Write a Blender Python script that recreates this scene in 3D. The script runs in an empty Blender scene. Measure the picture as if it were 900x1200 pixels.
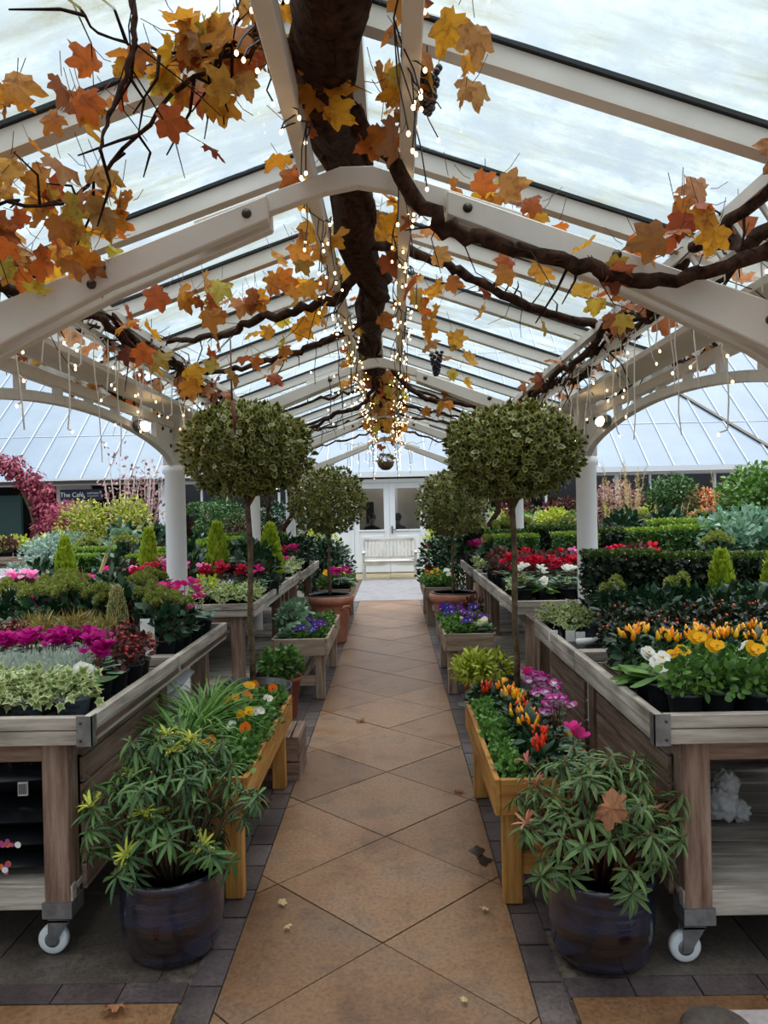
import bpy, math, random
import numpy as np
from mathutils import Vector, Matrix, Euler
rnd = random.Random(7)
NR = np.random.default_rng(7)
PI = math.pi
SC = bpy.context.scene
COL = SC.collection

# ------------------------------------------------------------------ camera
F = 900.0
cam_d = bpy.data.cameras.new('camera'); cam = bpy.data.objects.new('camera', cam_d); COL.objects.link(cam)
cam_d.sensor_fit = 'VERTICAL'; cam_d.sensor_height = 36.0; cam_d.lens = 27.0
cam_d.clip_start = 0.05; cam_d.clip_end = 300
CAMZ = 1.55
ROLL = math.radians(-1.2)
Rcam = (Matrix.Rotation(math.atan(11/F), 3, 'Z') @ Matrix.Rotation(PI/2 - math.atan(6/F), 3, 'X') @ Matrix.Rotation(ROLL, 3, 'Z'))
cam.matrix_world = Matrix.Translation((0, 0, CAMZ)) @ Rcam.to_4x4()
SC.camera = cam
def P(u, v, D):
    r = Rcam @ Vector(((u-450)/F, (600-v)/F, -1.0))
    r *= D / r.y
    return Vector((r.x, r.y, r.z + CAMZ))
def U(x, y, z):
    q = Rcam.transposed() @ Vector((x, y, z-CAMZ))
    if q.z > -0.01: return (-999, -999)
    return (450 + F*q.x/-q.z, 600 - F*q.y/-q.z)

# ------------------------------------------------------------------ materials
def lin(c):
    c = c/255.0
    return c/12.92 if c <= 0.04045 else ((c+0.055)/1.055)**2.4
def rgb(h):
    if isinstance(h, str): return (lin(int(h[0:2],16)), lin(int(h[2:4],16)), lin(int(h[4:6],16)), 1)
    return h
MATS = {}
class NT:
    def __init__(s, name):
        s.m = bpy.data.materials.new(name); s.m.use_nodes = True
        s.t = s.m.node_tree; s.t.nodes.clear()
        s.out = s.n('ShaderNodeOutputMaterial')
    def n(s, typ, **kw):
        nd = s.t.nodes.new(typ)
        for k, v in kw.items():
            if k in nd.inputs.keys(): nd.inputs[k].default_value = v
            else: setattr(nd, k, v)
        return nd
    def l(s, a, b): s.t.links.new(a, b)
    def ramp(s, fac, cols, pos=None, const=False):
        r = s.n('ShaderNodeValToRGB'); e = r.color_ramp.elements
        if const: r.color_ramp.interpolation = 'CONSTANT'
        n = len(cols)
        while len(e) < n: e.new(0.5)
        for i in range(n):
            e[i].position = pos[i] if pos else (i/max(1, n-1) if not const else i/n)
            e[i].color = rgb(cols[i])
        s.l(fac, r.inputs[0]); return r.outputs[0]
    def bsdf(s, rough=0.6, spec=0.4, metal=0.0):
        b = s.n('ShaderNodeBsdfPrincipled'); b.inputs['Roughness'].default_value = rough
        b.inputs['Specular IOR Level'].default_value = spec; b.inputs['Metallic'].default_value = metal
        s.l(b.outputs[0], s.out.inputs[0]); return b
    def coords(s, scale=(1,1,1), kind='Object'):
        tc = s.n('ShaderNodeTexCoord'); mp = s.n('ShaderNodeMapping'); mp.inputs['Scale'].default_value = scale
        s.l(tc.outputs[kind], mp.inputs[0]); return mp.outputs[0]
    def noise(s, vec, scale=5, detail=4, rough=0.6):
        nz = s.n('ShaderNodeTexNoise'); nz.inputs['Scale'].default_value = scale
        nz.inputs['Detail'].default_value = detail; nz.inputs['Roughness'].default_value = rough
        if vec is not None: s.l(vec, nz.inputs['Vector'])
        return nz.outputs['Fac']
    def mix(s, fac, a, b, mode='MIX'):
        m = s.n('ShaderNodeMix'); m.data_type = 'RGBA'; m.blend_type = mode
        for k, v in ((0, fac), (6, a), (7, b)):
            if hasattr(v, 'is_output'): s.l(v, m.inputs[k])
            else: m.inputs[k].default_value = v if k == 0 else rgb(v)
        return m.outputs[2]
    def bump(s, h, b, strength=0.3, dist=0.01):
        bp = s.n('ShaderNodeBump'); bp.inputs['Strength'].default_value = strength; bp.inputs['Distance'].default_value = dist
        s.l(h, bp.inputs['Height']); s.l(bp.outputs[0], b.inputs['Normal'])

def mat_leaf(name, cols, edge=None, edge_pos=(0.45, 0.75), rough=0.45, transl=0.25, spec=0.4, blotch=None):
    t = NT(name); b = t.bsdf(rough, spec)
    g = t.n('ShaderNodeNewGeometry')
    c = t.ramp(g.outputs['Random Per Island'], cols)
    if edge:
        a = t.n('ShaderNodeAttribute'); a.attribute_name = 'm'
        mr = t.n('ShaderNodeMapRange'); mr.inputs[1].default_value = edge_pos[0]; mr.inputs[2].default_value = edge_pos[1]
        t.l(a.outputs['Fac'], mr.inputs[0])
        c = t.mix(mr.outputs[0], c, edge)
    if blotch:
        nb = t.noise(t.coords(), 28, 4, 0.7); fb = t.n('ShaderNodeMapRange'); fb.inputs[1].default_value = .5; fb.inputs[2].default_value = .68; fb.inputs[4].default_value = .75
        t.l(nb, fb.inputs[0]); c = t.mix(fb.outputs[0], c, blotch)
    t.l(c, b.inputs['Base Color'])
    if transl:
        tr = t.n('ShaderNodeBsdfTranslucent'); t.l(c, tr.inputs['Color'])
        mx = t.n('ShaderNodeMixShader'); mx.inputs[0].default_value = transl
        t.l(b.outputs[0], mx.inputs[1]); t.l(tr.outputs[0], mx.inputs[2]); t.l(mx.outputs[0], t.out.inputs[0])
    MATS[name] = t.m; return t.m
def mat_plain(name, col, rough=0.6, spec=0.4, metal=0, var=0.0, vscale=8, col2=None, bump=0):
    t = NT(name); b = t.bsdf(rough, spec, metal)
    if col2 or bump:
        n = t.noise(t.coords(), vscale, 5)
        if col2: t.l(t.ramp(n, [col, col2], [0.35, 0.65]), b.inputs['Base Color'])
        else: b.inputs['Base Color'].default_value = rgb(col)
        if bump: t.bump(n, b, bump)
    else: b.inputs['Base Color'].default_value = rgb(col)
    MATS[name] = t.m; return t.m
def mat_wood(name, cols, axis, rough=0.75):
    sc = {'x': (1.2, 14, 14), 'y': (14, 1.2, 14), 'z': (14, 14, 1.2)}[axis]
    t = NT(name); b = t.bsdf(rough, 0.25); v = t.coords(sc)
    n = t.noise(v, 2.2, 6, 0.65); big = t.noise(t.coords(), 2.5, 2)
    g = t.n('ShaderNodeNewGeometry')
    c = t.ramp(n, cols, [0.3, 0.5, 0.72][:len(cols)])
    c2 = t.ramp(g.outputs['Random Per Island'], ['d2d2d2', 'ffffff'])
    c = t.mix(0.6, c, c2, 'MULTIPLY')
    c3 = t.ramp(big, ['b0a8a0', 'ffffff'], [0.3, 0.6]); c = t.mix(0.5, c, c3, 'MULTIPLY')
    t.l(c, b.inputs['Base Color']); t.bump(n, b, 0.35, 0.004)
    MATS[name] = t.m; return t.m
def mat_emit(name, col, strength):
    t = NT(name); e = t.n('ShaderNodeEmission'); e.inputs[0].default_value = rgb(col); e.inputs[1].default_value = strength
    t.l(e.outputs[0], t.out.inputs[0]); MATS[name] = t.m; return t.m
M = MATS
for ax in 'xyz':
    mat_wood('wood_grey_'+ax, ['786e65', 'b0a79c', 'd2cbc1'], ax)
    mat_wood('wood_brown_'+ax, ['553d32', '8c7262', 'ab9584'], ax)
    mat_wood('wood_new_'+ax, ['8a5a2c', 'b5803f', 'cf9f5e'], ax, 0.65)
    mat_wood('wood_weather_'+ax, ['6b5748', 'a08b78', 'c0ae9a'], ax)
    mat_wood('wood_teak_'+ax, ['a39c90', 'd0cbc2', 'e4e0d8'], ax)
    mat_wood('wood_dark_'+ax, ['3a2c24', '5d4a3e', '6f5c4e'], ax)
mat_plain('cream_paint', 'cdc9c1', 0.5, 0.4, col2='dad6cf', vscale=3)
mat_plain('white_paint', 'e8edf2', 0.45)
mat_plain('bar_paint', 'b4bec6', 0.5)
mat_plain('column_paint', 'eeeeed', 0.4, col2='f2f3f3', vscale=2)
mat_plain('bolt_steel', '4a4640', 0.4, 0.5, 0.8)
mat_plain('black_seal', '23282a', 0.6)
mat_plain('galv_metal', '8d8f90', 0.45, 0.5, 0.7, col2='6f7072', vscale=20)
mat_plain('wheel_white', 'cfd4d6', 0.5)
mat_plain('pot_black', '23272c', 0.45, 0.5)
mat_plain('pot_blue', '56636e', 0.5, 0.4)
mat_plain('pot_terracotta', 'b0705a', 0.8, 0.2, col2='c8937a', vscale=6)
mat_plain('pot_red', '8f4a36', 0.7, 0.3, col2='a05a44', vscale=5)
mat_plain('soil', '2a1e16', 0.95, 0.1, col2='3b2b20', vscale=60, bump=0.5)
mat_plain('black_plastic', '17191b', 0.35, 0.5)
mat_plain('white_card', 'e3e3df', 0.6)
mat_plain('white_bag', 'd5d4d2', 0.4, 0.4, col2='b9b8b8', vscale=10)
mat_plain('bag_black', '15171b', 0.25, 0.6)
mat_plain('print_pink', 'b5477f', 0.5); mat_plain('print_orange', 'd0763a', 0.5); mat_plain('print_dark', '22252b', 0.6)
mat_plain('bark', '211611', 0.95, 0.1, col2='49342a', vscale=30, bump=0.9)
mat_plain('bark_grey', '4c3f33', 0.9, 0.1, col2='77664f', vscale=25, bump=0.6)
mat_plain('twig', '2b1c16', 0.9, 0.1)
mat_plain('white_bark', 'cfc3bd', 0.8, 0.2, col2='a08f8a', vscale=15)
mat_plain('cable_dark', '23242a', 0.5); mat_plain('cable_white', 'd6d2c8', 0.5)
mat_plain('skin', 'a8795f', 0.6); mat_plain('hair', '14100e', 0.7); mat_plain('cloth_dark', '1b1d24', 0.9)
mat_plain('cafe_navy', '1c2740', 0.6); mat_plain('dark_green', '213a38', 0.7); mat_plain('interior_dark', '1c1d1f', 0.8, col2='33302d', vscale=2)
mat_plain('wall_buff', 'b9b2aa', 0.8); mat_plain('stem_green', '4d6b2f', 0.6); mat_plain('stem_red', '6b3a2c', 0.7)
mat_plain('grape', '1c1a2a', 0.35, 0.5)
mat_plain('rust', '5d3324', 0.8)
mat_plain('wet_stain', '2a231e', 0.2, 0.5)
mat_plain('stone', '8f8685', 0.8, col2='a39997', vscale=40)
mat_emit('bulb_glow', (1.0, 0.64, 0.30, 1), 9.0)
mat_emit('lamp_glow', (1.0, 0.70, 0.38, 1), 20.0)
# leaves
mat_leaf('lf_green', ['365624', '4f7730', '6c9340'])
mat_leaf('lf_gold', ['5f6d24', '8b9634', 'b4b84c', 'cbca64'], transl=0.3)
mat_leaf('lf_glauc', ['4f7a5c', '6f957a', '8fae98'], rough=0.5)
mat_leaf('lf_basil', ['3c692a', '578336', '749d4a'])
mat_leaf('lf_dark', ['14301d', '203f26', '2f5030'], rough=0.35, transl=0.1)
mat_leaf('lf_deep', ['131f12', '1c2c18', '26381d'], rough=0.4, transl=0.08); mat_leaf('lf_boxdark', ['3c541e', '566d2a'], transl=0.15)
mat_leaf('lf_box', ['2a4a22', '3c6129', '4a7130'], transl=0.15)
mat_leaf('lf_boxtip', ['6d8a2e', '8aa63b'], transl=0.25)
mat_leaf('lf_cyc', ['21412c', '305439', '3e6345'], edge='6f8f72', edge_pos=(0.35, 0.6), rough=0.4, transl=0.1)
mat_leaf('lf_ivy', ['4f6f38', '66843f', '7a9a4d'], edge='cdd197', edge_pos=(0.45, 0.9))
mat_leaf('lf_topiary', ['1c3013', '2f471c', '455e28'], edge='c0b766', edge_pos=(0.55, 1.1), rough=0.35, transl=0.12)
mat_leaf('lf_euonymus', ['39522b', '566b35'], edge='d8cf95', edge_pos=(0.3, 0.7))
mat_leaf('lf_lime', ['8b9a2c', 'a8b53a', 'c3c84e'], transl=0.3)
mat_leaf('lf_conifer', ['7f9a24', '9fb534', 'bac946'], transl=0.3)
mat_leaf('lf_silver', ['93a396', 'aeb9ab', 'c6cdc0'], rough=0.7)
mat_leaf('lf_bluegreen', ['6d8b80', '8fa99c', 'a4bcae'], rough=0.6)
mat_leaf('lf_pieris', ['2c4a27', '40622f', '5b7b3e'], rough=0.4, transl=0.15)
mat_leaf('lf_pieris_dark', ['2c4722', '415f2e', '5d7a40'], edge='9aa563', edge_pos=(0.7, 1.2), rough=0.4, transl=0.15)
mat_leaf('lf_pieris_red', ['b0564a', 'c9806a', '8f7a48'])
mat_leaf('lf_yellowgreen', ['a9ac45', 'c5c25c', 'd9d377'])
mat_leaf('lf_skim', ['6f7e34', '8b9642', 'a3a957'])
mat_leaf('lf_bronze', ['6d5a2a', '87733a', '9c8b48', '6e7a38'])
mat_leaf('lf_grass', ['4f7a35', '6f9a4a', '8fb167'])
mat_leaf('lf_straw', ['b49d66', 'cdb884', 'a58a58'])
mat_leaf('lf_phorm', ['a5552c', 'c4743f', 'd89a62', '8c4630'])
mat_leaf('lf_acer', ['7d2740', '9b3a52', 'b4556a', '6a1f33'])
mat_leaf('lf_dry', ['a9827a', 'c7a79a', '8a5f62', '7a4a58'])
mat_leaf('lf_burg', ['4a2228', '5e2d30', '38311f', '6f3a35'])
mat_leaf('lf_bay', ['38601f', '4f7a2b', '6f963e'], rough=0.35)
mat_leaf('lf_vine', ['9a5a20', 'd08c24', 'dca630', 'c4682a', 'a34a28', 'd79a34', 'b87434', 'bcae3c', '8a4630', 'd8a85a'], rough=0.6, transl=0.5, blotch='7a3f20')
mat_leaf('lf_vinedry', ['8f5233', 'b2744a', 'c8926a', '7a4030', '9a5a35'], rough=0.8, transl=0.35, blotch='5a3020')
mat_leaf('lf_kale', ['5f8268', '7c9a7c', '96ad8b'], rough=0.6)
mat_leaf('lf_cream', ['d8d8b0', 'e6e4c8', 'cfd6a0'], rough=0.6)
PET = dict(magenta='b4127c', hotpink='e0368f', pink='ee8cc0', palepink='f0b2cf', red='c3142f', crimson='a80f33', white='eeeee6', yellow='f0b412', orange='e8781c', purple='6a2a8c', blue='3f3a9a', redorange='d8401c', lilac='c98ad8', dullred='9a2230')
for k, v in PET.items():
    t = NT('pt_'+k); b = t.bsdf(0.55, 0.2); b.inputs['Base Color'].default_value = rgb(v)
    tr = t.n('ShaderNodeBsdfTranslucent'); tr.inputs[0].default_value = rgb(v)
    mx = t.n('ShaderNodeMixShader'); mx.inputs[0].default_value = 0.35
    t.l(b.outputs[0], mx.inputs[1]); t.l(tr.outputs[0], mx.inputs[2]); t.l(mx.outputs[0], t.out.inputs[0]); MATS['pt_'+k] = t.m
mat_leaf('pt_bicolor', ['f6ecf4', 'f0e0ee'], edge='b0188a', edge_pos=(.42, .62), transl=0.3)
mat_leaf('pt_pansy', ['f2c018', 'f4cc30'], edge=None)
mat_plain('pepper_orange', 'ee8a10', 0.25, 0.5); mat_plain('pepper_red', 'd83214', 0.25, 0.5); mat_plain('pepper_yellow', 'f2b41c', 0.25, 0.5)
mat_plain('berry_red', 'a82026', 0.3, 0.5); mat_plain('berry_orange', 'd0532c', 0.3, 0.5)

def mat_glazed():
    t = NT('glazed_pot'); b = t.bsdf(0.14, 0.6); b.inputs['Coat Weight'].default_value = 0.4
    v = t.coords((1, 1, 5)); n = t.noise(v, 2.2, 5, 0.6)
    c = t.ramp(n, ['0e090a', '22130f', '23263c', '10121c', '2b1a1a'], [0.28, 0.43, 0.5, 0.58, 0.72])
    t.l(c, b.inputs['Base Color']); w = t.noise(t.coords((1,1,14)), 2, 2); t.bump(w, b, 0.35, 0.02); M['glazed_pot'] = t.m
mat_glazed()
def mat_slab(name, cols, dirt):
    t = NT(name); b = t.bsdf(0.5, 0.55); g = t.n('ShaderNodeNewGeometry')
    co = t.coords(); n1 = t.noise(co, 2.4, 5, 0.65); n2 = t.noise(co, 60, 6, 0.75)
    c = t.ramp(n1, cols, [0.3, 0.5, 0.7][:len(cols)])
    is_ = t.ramp(g.outputs['Random Per Island'], ['c4bcb4', 'ffffff']); c = t.mix(0.8, c, is_, 'MULTIPLY')
    d = t.ramp(n2, [dirt, 'ffffff'], [0.38, 0.56]); c = t.mix(0.6, c, d, 'MULTIPLY')
    st = t.ramp(t.noise(t.coords(), 5, 6, 0.7), ['6a625a', 'ffffff'], [0.36, 0.5]); c = t.mix(0.35, c, st, 'MULTIPLY')
    t.l(c, b.inputs['Base Color']); t.bump(n2, b, 0.25, 0.004)
    r = t.n('ShaderNodeMapRange'); r.inputs[3].default_value = 0.28; r.inputs[4].default_value = 0.66; t.l(n1, r.inputs[0]); t.l(r.outputs[0], b.inputs['Roughness'])
    M[name] = t.m
mat_slab('slab', ['785232', '936e4c', '8b725d'], '9a8c80')
mat_slab('slab_grey', ['4a443e', '5e564f', '6b625a'], '8c8882')
mat_slab('brick_paver', ['40383a', '594e4f', '756863'], '8c8480')
mat_slab('asphalt', ['84848a', '94949a', '8a8a8c'], 'b0b0b0')
mat_slab('buff_paving', ['ac9a70', 'c0b087', 'b3a47e'], 'c0b8a8')
mat_plain('joint', '3f3832', 0.95, 0.1, col2='665c52', vscale=30)

def mat_roofglass():
    t = NT('canopy_glass'); co = t.coords((1, 1, 1), 'Object')
    n = t.noise(co, 3.6, 10, 0.74); s = t.noise(t.coords((1.0, 5, 1)), 1.5, 6, 0.6); sp = t.noise(co, 38, 3, 0.5)
    tp = t.n('ShaderNodeBsdfTransparent'); tp.inputs[0].default_value = (0.93, 0.97, 0.98, 1)
    tl = t.n('ShaderNodeBsdfTranslucent')
    c = t.ramp(s, ['7d7a52', 'a9b0a8', 'c2ced6'], [0.36, 0.5, 0.62]); t.l(c, tl.inputs[0])
    gl = t.n('ShaderNodeBsdfGlossy'); gl.inputs['Roughness'].default_value = 0.05
    f = t.n('ShaderNodeMath', operation='MULTIPLY')
    fr = t.n('ShaderNodeMapRange'); fr.inputs[1].default_value = 0.42; fr.inputs[2].default_value = 0.66; fr.inputs[3].default_value = 0.05; fr.inputs[4].default_value = 0.72
    t.l(n, fr.inputs[0])
    sr = t.n('ShaderNodeMapRange'); sr.inputs[1].default_value = 0.66; sr.inputs[2].default_value = 0.74; sr.inputs[3].default_value = 1.0; sr.inputs[4].default_value = 1.3
    t.l(sp, sr.inputs[0]); t.l(fr.outputs[0], f.inputs[0]); t.l(sr.outputs[0], f.inputs[1])
    m1 = t.n('ShaderNodeMixShader'); t.l(f.outputs[0], m1.inputs[0]); t.l(tp.outputs[0], m1.inputs[1]); t.l(tl.outputs[0], m1.inputs[2])
    m2 = t.n('ShaderNodeMixShader'); m2.inputs[0].default_value = 0.05; t.l(m1.outputs[0], m2.inputs[1]); t.l(gl.outputs[0], m2.inputs[2])
    t.l(m2.outputs[0], t.out.inputs[0]); M['canopy_glass'] = t.m
mat_roofglass()
def mat_window():
    t = NT('window_glass'); tp = t.n('ShaderNodeBsdfTransparent'); tp.inputs[0].default_value = (0.8, 0.85, 0.88, 1)
    gl = t.n('ShaderNodeBsdfGlossy'); gl.inputs['Roughness'].default_value = 0.02
    fz = t.n('ShaderNodeFresnel'); fz.inputs[0].default_value = 1.5
    m = t.n('ShaderNodeMixShader'); t.l(fz.outputs[0], m.inputs[0]); t.l(tp.outputs[0], m.inputs[1]); t.l(gl.outputs[0], m.inputs[2]); t.l(m.outputs[0], t.out.inputs[0]); M['window_glass'] = t.m
mat_window()
def mat_ghroof():
    t = NT('glasshouse_glazing'); b = t.bsdf(0.3, 0.6); n = t.noise(t.coords(), 0.8, 4)
    t.l(t.ramp(n, ['5d7387', '6f8496'], [0.3, 0.7]), b.inputs['Base Color']); M['glasshouse_glazing'] = t.m  # opaque blue-grey base colour stands in for sky reflected in the panes
mat_ghroof()

# ------------------------------------------------------------------ leaf templates
def T_rows(w, ts, prof, curl=0.15, fold=0.12):
    v = [(0, 0, 0)]; m = [0.3]; f = []
    for t, p in zip(ts, prof):
        z = -curl*t*t
        v += [(-w*p, t, z+fold*w*p*2), (0, t, z), (w*p, t, z+fold*w*p*2)]; m += [1, 0, 1]
    k = len(ts); v.append((0, 1, -curl)); m.append(0.9)
    f += [(0, 2, 1), (0, 3, 2)]
    for i in range(k-1):
        a = 1+3*i; b = a+3
        f += [(a, a+1, b+1, b), (a+1, a+2, b+2, b+1)]
    a = 1+3*(k-1); e = len(v)-1
    f += [(a, a+1, e), (a+1, a+2, e)]
    return np.array(v, float), f, np.array(m, float)
def T_fan(rs, cup=0.15, cy=0.35, z=None):
    # rs: list of (angle from +y in degrees, radius) around the centre; base at origin
    v = [(0, cy, 0)]; m = [0.0]; f = []
    for i, (a, r) in enumerate(rs):
        a = math.radians(a); x = r*math.sin(a); y = cy+r*math.cos(a)
        v.append((x, y, (z[i] if z else 0) - cup*r*r)); m.append(1.0)
    n = len(rs)
    for i in range(n): f.append((0, 1+i, 1+(i+1) % n))
    return np.array(v, float), f, np.array(m, float)
def T_blade(w, n=5, arch=0.6):
    v = []; f = []; m = []
    for i in range(n):
        t = i/n; a = arch*t
        y = math.sin(a*1.2)/1.2/max(arch, .01) if arch else t; z = -(1-math.cos(a*1.2))/1.2/max(arch, .01) if arch else 0
        ww = w*(1-t*0.75)
        v += [(-ww, y, z+ww*0.4), (ww, y, z+ww*0.4)]; m += [0.5, 0.5]
    a = arch; v.append((0, math.sin(a*1.2)/1.2/max(arch, .01) if arch else 1, -(1-math.cos(a*1.2))/1.2/max(arch, .01) if arch else 0)); m.append(1)
    for i in range(n-1): f.append((2*i, 2*i+1, 2*i+3, 2*i+2))
    f.append((2*n-2, 2*n-1, 2*n))
    return np.array(v, float), f, np.array(m, float)
VL = [(180, .26), (160, .42), (148, .38), (130, .47), (114, .53), (102, .43), (90, .40), (76, .52), (60, .62), (50, .53), (38, .40), (28, .43), (16, .58), (7, .60), (0, .74)]
VLs = VL + [(-a, r*0.97) for a, r in VL[-2:0:-1]]
TPL = {
 'oval': T_rows(0.27, [0.3, 0.65], [0.95, 0.9]),
 'small': T_rows(0.34, [0.5], [1.0], 0.1, 0.15),
 'lance': T_rows(0.16, [0.3, 0.62, 0.85], [0.75, 1.0, 0.6], 0.28, 0.2),
 'long': T_rows(0.13, [0.25, 0.55, 0.8], [0.7, 1.0, 0.75], 0.35, 0.25),
 'crinkle': T_rows(0.22, [0.2, 0.45, 0.7, 0.9], [0.5, 0.9, 1.0, 0.6], 0.45, -0.25),
 'heart': T_fan([(180, .28), (150, .45), (120, .48), (85, .45), (50, .47), (20, .55), (0, .62), (-20, .55), (-50, .47), (-85, .45), (-120, .48), (-150, .45)], 0.3, 0.35),
 'round': T_fan([(180, .4), (135, .45), (90, .48), (45, .5), (0, .55), (-45, .5), (-90, .48), (-135, .45)], 0.3, 0.4),
 'ivy': T_fan([(180, .25), (140, .42), (115, .3), (75, .52), (45, .32), (0, .65), (-45, .32), (-75, .52), (-115, .3), (-140, .42)], 0.3, 0.35),
 'vine': T_fan(VLs, 0.55, 0.42, [0.05*math.sin(i*2.3)+.05*math.sin(i*.9) for i in range(len(VLs))]),
 'holly': T_fan([(180, .42), (140, .26), (110, .36), (70, .26), (35, .36), (0, .58), (-35, .36), (-70, .26), (-110, .36), (-140, .26)], 0.1, 0.45, [0, .08, -.06, .08, -.06, 0, -.06, .08, -.06, .08]),
 'petal': T_fan([(180, .4), (130, .38), (80, .45), (35, .52), (0, .5), (-35, .52), (-80, .45), (-130, .38)], -0.3, 0.42),
 'cpetal': T_rows(0.24, [0.3, 0.65, 0.9], [0.6, 1.0, 0.75], -0.25, 0.15),
 'blade': T_blade(0.035, 5, 1.1), 'blade_stiff': T_blade(0.035, 5, 0.35), 'needle': T_blade(0.05, 2, 0.2),
 'ctwo': (T_rows(0.24, [0.3, 0.65, 0.9], [0.6, 1.0, 0.75], -0.25, 0.15)[0], T_rows(0.24, [0.3, 0.65, 0.9], [0.6, 1.0, 0.75])[1], np.array([0]+[.3]*3+[.6]*3+[.9]*3+[1.0])),
 'feather': T_rows(0.22, [0.35, 0.7], [1.0, 0.7], 0.0, 0.3),
}

class MB:
    def __init__(s): s.v = []; s.f = []; s.mi = []; s.m = []; s.n = 0; s.mats = []
    def mat(s, name):
        mm = M[name]
        if mm not in s.mats: s.mats.append(mm)
        return s.mats.index(mm)
    def add(s, v, f, mat, m=0.0):
        v = np.asarray(v, float).reshape(-1, 3); o = s.n; k = s.mat(mat)
        s.v.append(v); s.n += len(v)
        s.f += [tuple(i+o for i in q) for q in f]; s.mi += [k]*len(f)
        s.m.append(np.full(len(v), m) if np.isscalar(m) else np.asarray(m))
        return s
    def box(s, x0, x1, y0, y1, z0, z1, mat):
        v = [(x, y, z) for z in (z0, z1) for x, y in ((x0, y0), (x1, y0), (x1, y1), (x0, y1))]
        f = [(3, 2, 1, 0), (4, 5, 6, 7), (0, 1, 5, 4), (1, 2, 6, 5), (2, 3, 7, 6), (3, 0, 4, 7)]
        return s.add(v, f, mat)
    def bar(s, p, q, w, h, mat, up=(0, 0, 1)):
        p = Vector(p); q = Vector(q); d = (q-p).normalized(); up = Vector(up)
        x = d.cross(up); x.normalize(); z = x.cross(d)
        v = [tuple(e + x*(a*w/2) + z*(b*h/2)) for e in (p, q) for a, b in ((-1, -1), (1, -1), (1, 1), (-1, 1))]
        return s.add(v, [(0, 1, 2, 3), (7, 6, 5, 4), (0, 4, 5, 1), (1, 5, 6, 2), (2, 6, 7, 3), (3, 7, 4, 0)], mat)
    def prism(s, poly, z0, z1, mat):
        n = len(poly); v = [(x, y, z0) for x, y in poly] + [(x, y, z1) for x, y in poly]
        f = [tuple(range(n-1, -1, -1)), tuple(range(n, 2*n))] + [(i, (i+1) % n, n+(i+1) % n, n+i) for i in range(n)]
        return s.add(v, f, mat)
    def tube(s, pts, rad, mat, n=6, jitter=0.0, cap=True):
        pts = [Vector(p) for p in pts]; k = len(pts)
        if not hasattr(rad, '__len__'): rad = [rad]*k
        v = []; ref = Vector((0.31, 0.17, 0.93)); prev = None
        for i, p in enumerate(pts):
            d = (pts[min(i+1, k-1)]-pts[max(i-1, 0)]).normalized()
            if prev is None:
                x = d.cross(ref)
                if x.length < 0.05: x = d.cross(Vector((1, 0, 0)))
            else: x = prev - d*prev.dot(d)
            x.normalize(); prev = x; y = d.cross(x)
            for j in range(n):
                a = 2*PI*j/n; r = rad[i]*(1+(rnd.uniform(-jitter, jitter) if jitter else 0))
                v.append(tuple(p + x*(r*math.cos(a)) + y*(r*math.sin(a))))
        f = [(i*n+j, i*n+(j+1) % n, (i+1)*n+(j+1) % n, (i+1)*n+j) for i in range(k-1) for j in range(n)]
        if cap: f += [tuple(range(n-1, -1, -1)), tuple(range((k-1)*n, k*n))]
        return s.add(v, f, mat)
    def lathe(s, prof, mat, n=20, c=(0, 0, 0)):
        v = []; f = []
        for r, z in prof:
            for j in range(n):
                a = 2*PI*j/n; v.append((c[0]+r*math.cos(a), c[1]+r*math.sin(a), c[2]+z))
        for i in range(len(prof)-1):
            for j in range(n): f.append((i*n+j, i*n+(j+1) % n, (i+1)*n+(j+1) % n, (i+1)*n+j))
        f.append(tuple(range(n-1, -1, -1))); f.append(tuple(range((len(prof)-1)*n, len(prof)*n)))
        return s.add(v, f, mat)
    def ball(s, c, r, mat, n=8, k=5, sz=1.0):
        return s.lathe([(max(1e-4, r*math.sin(PI*i/k)), -r*sz*math.cos(PI*i/k)) for i in range(k+1)], mat, n, c)
    def leaves(s, tpl, pos, d, nrm, size, mat, wid=1.0):
        tv, tf, tm = TPL[tpl]; pos = np.asarray(pos, float).reshape(-1, 3); N = len(pos)
        if N == 0: return s
        d = np.broadcast_to(np.asarray(d, float), (N, 3)).copy(); d /= np.linalg.norm(d, axis=1, keepdims=True)+1e-9
        nr = np.broadcast_to(np.asarray(nrm, float), (N, 3))
        x = np.cross(d, nr); L = np.linalg.norm(x, axis=1, keepdims=True)
        bad = L[:, 0] < 1e-3; x[bad] = np.cross(d[bad], [0.3, 0.9, 0.1]); L = np.linalg.norm(x, axis=1, keepdims=True)
        x /= L; z = np.cross(x, d); size = np.broadcast_to(np.asarray(size, float), (N,))[:, None, None]
        vv = pos[:, None, :] + size*(tv[None, :, 0:1]*wid*x[:, None, :] + tv[None, :, 1:2]*d[:, None, :] + tv[None, :, 2:3]*z[:, None, :])
        k = s.mat(mat); V = len(tv)
        for i in range(N):
            o = s.n + i*V; s.f += [tuple(j+o for j in q) for q in tf]
        s.mi += [k]*(len(tf)*N); s.v.append(vv.reshape(-1, 3)); s.m.append(np.tile(tm, N)); s.n += N*V
        return s
    def mesh(s, name, smooth=True):
        me = bpy.data.meshes.new(name)
        v = np.concatenate(s.v) if s.v else np.zeros((0, 3))
        me.from_pydata(v.tolist(), [], s.f)
        for m_ in s.mats: me.materials.append(m_)
        me.polygons.foreach_set('material_index', s.mi)
        if smooth: me.polygons.foreach_set('use_smooth', [True]*len(s.f))
        a = me.attributes.new('m', 'FLOAT', 'POINT'); a.data.foreach_set('value', np.concatenate(s.m) if s.m else [])
        me.update(); return me
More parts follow.
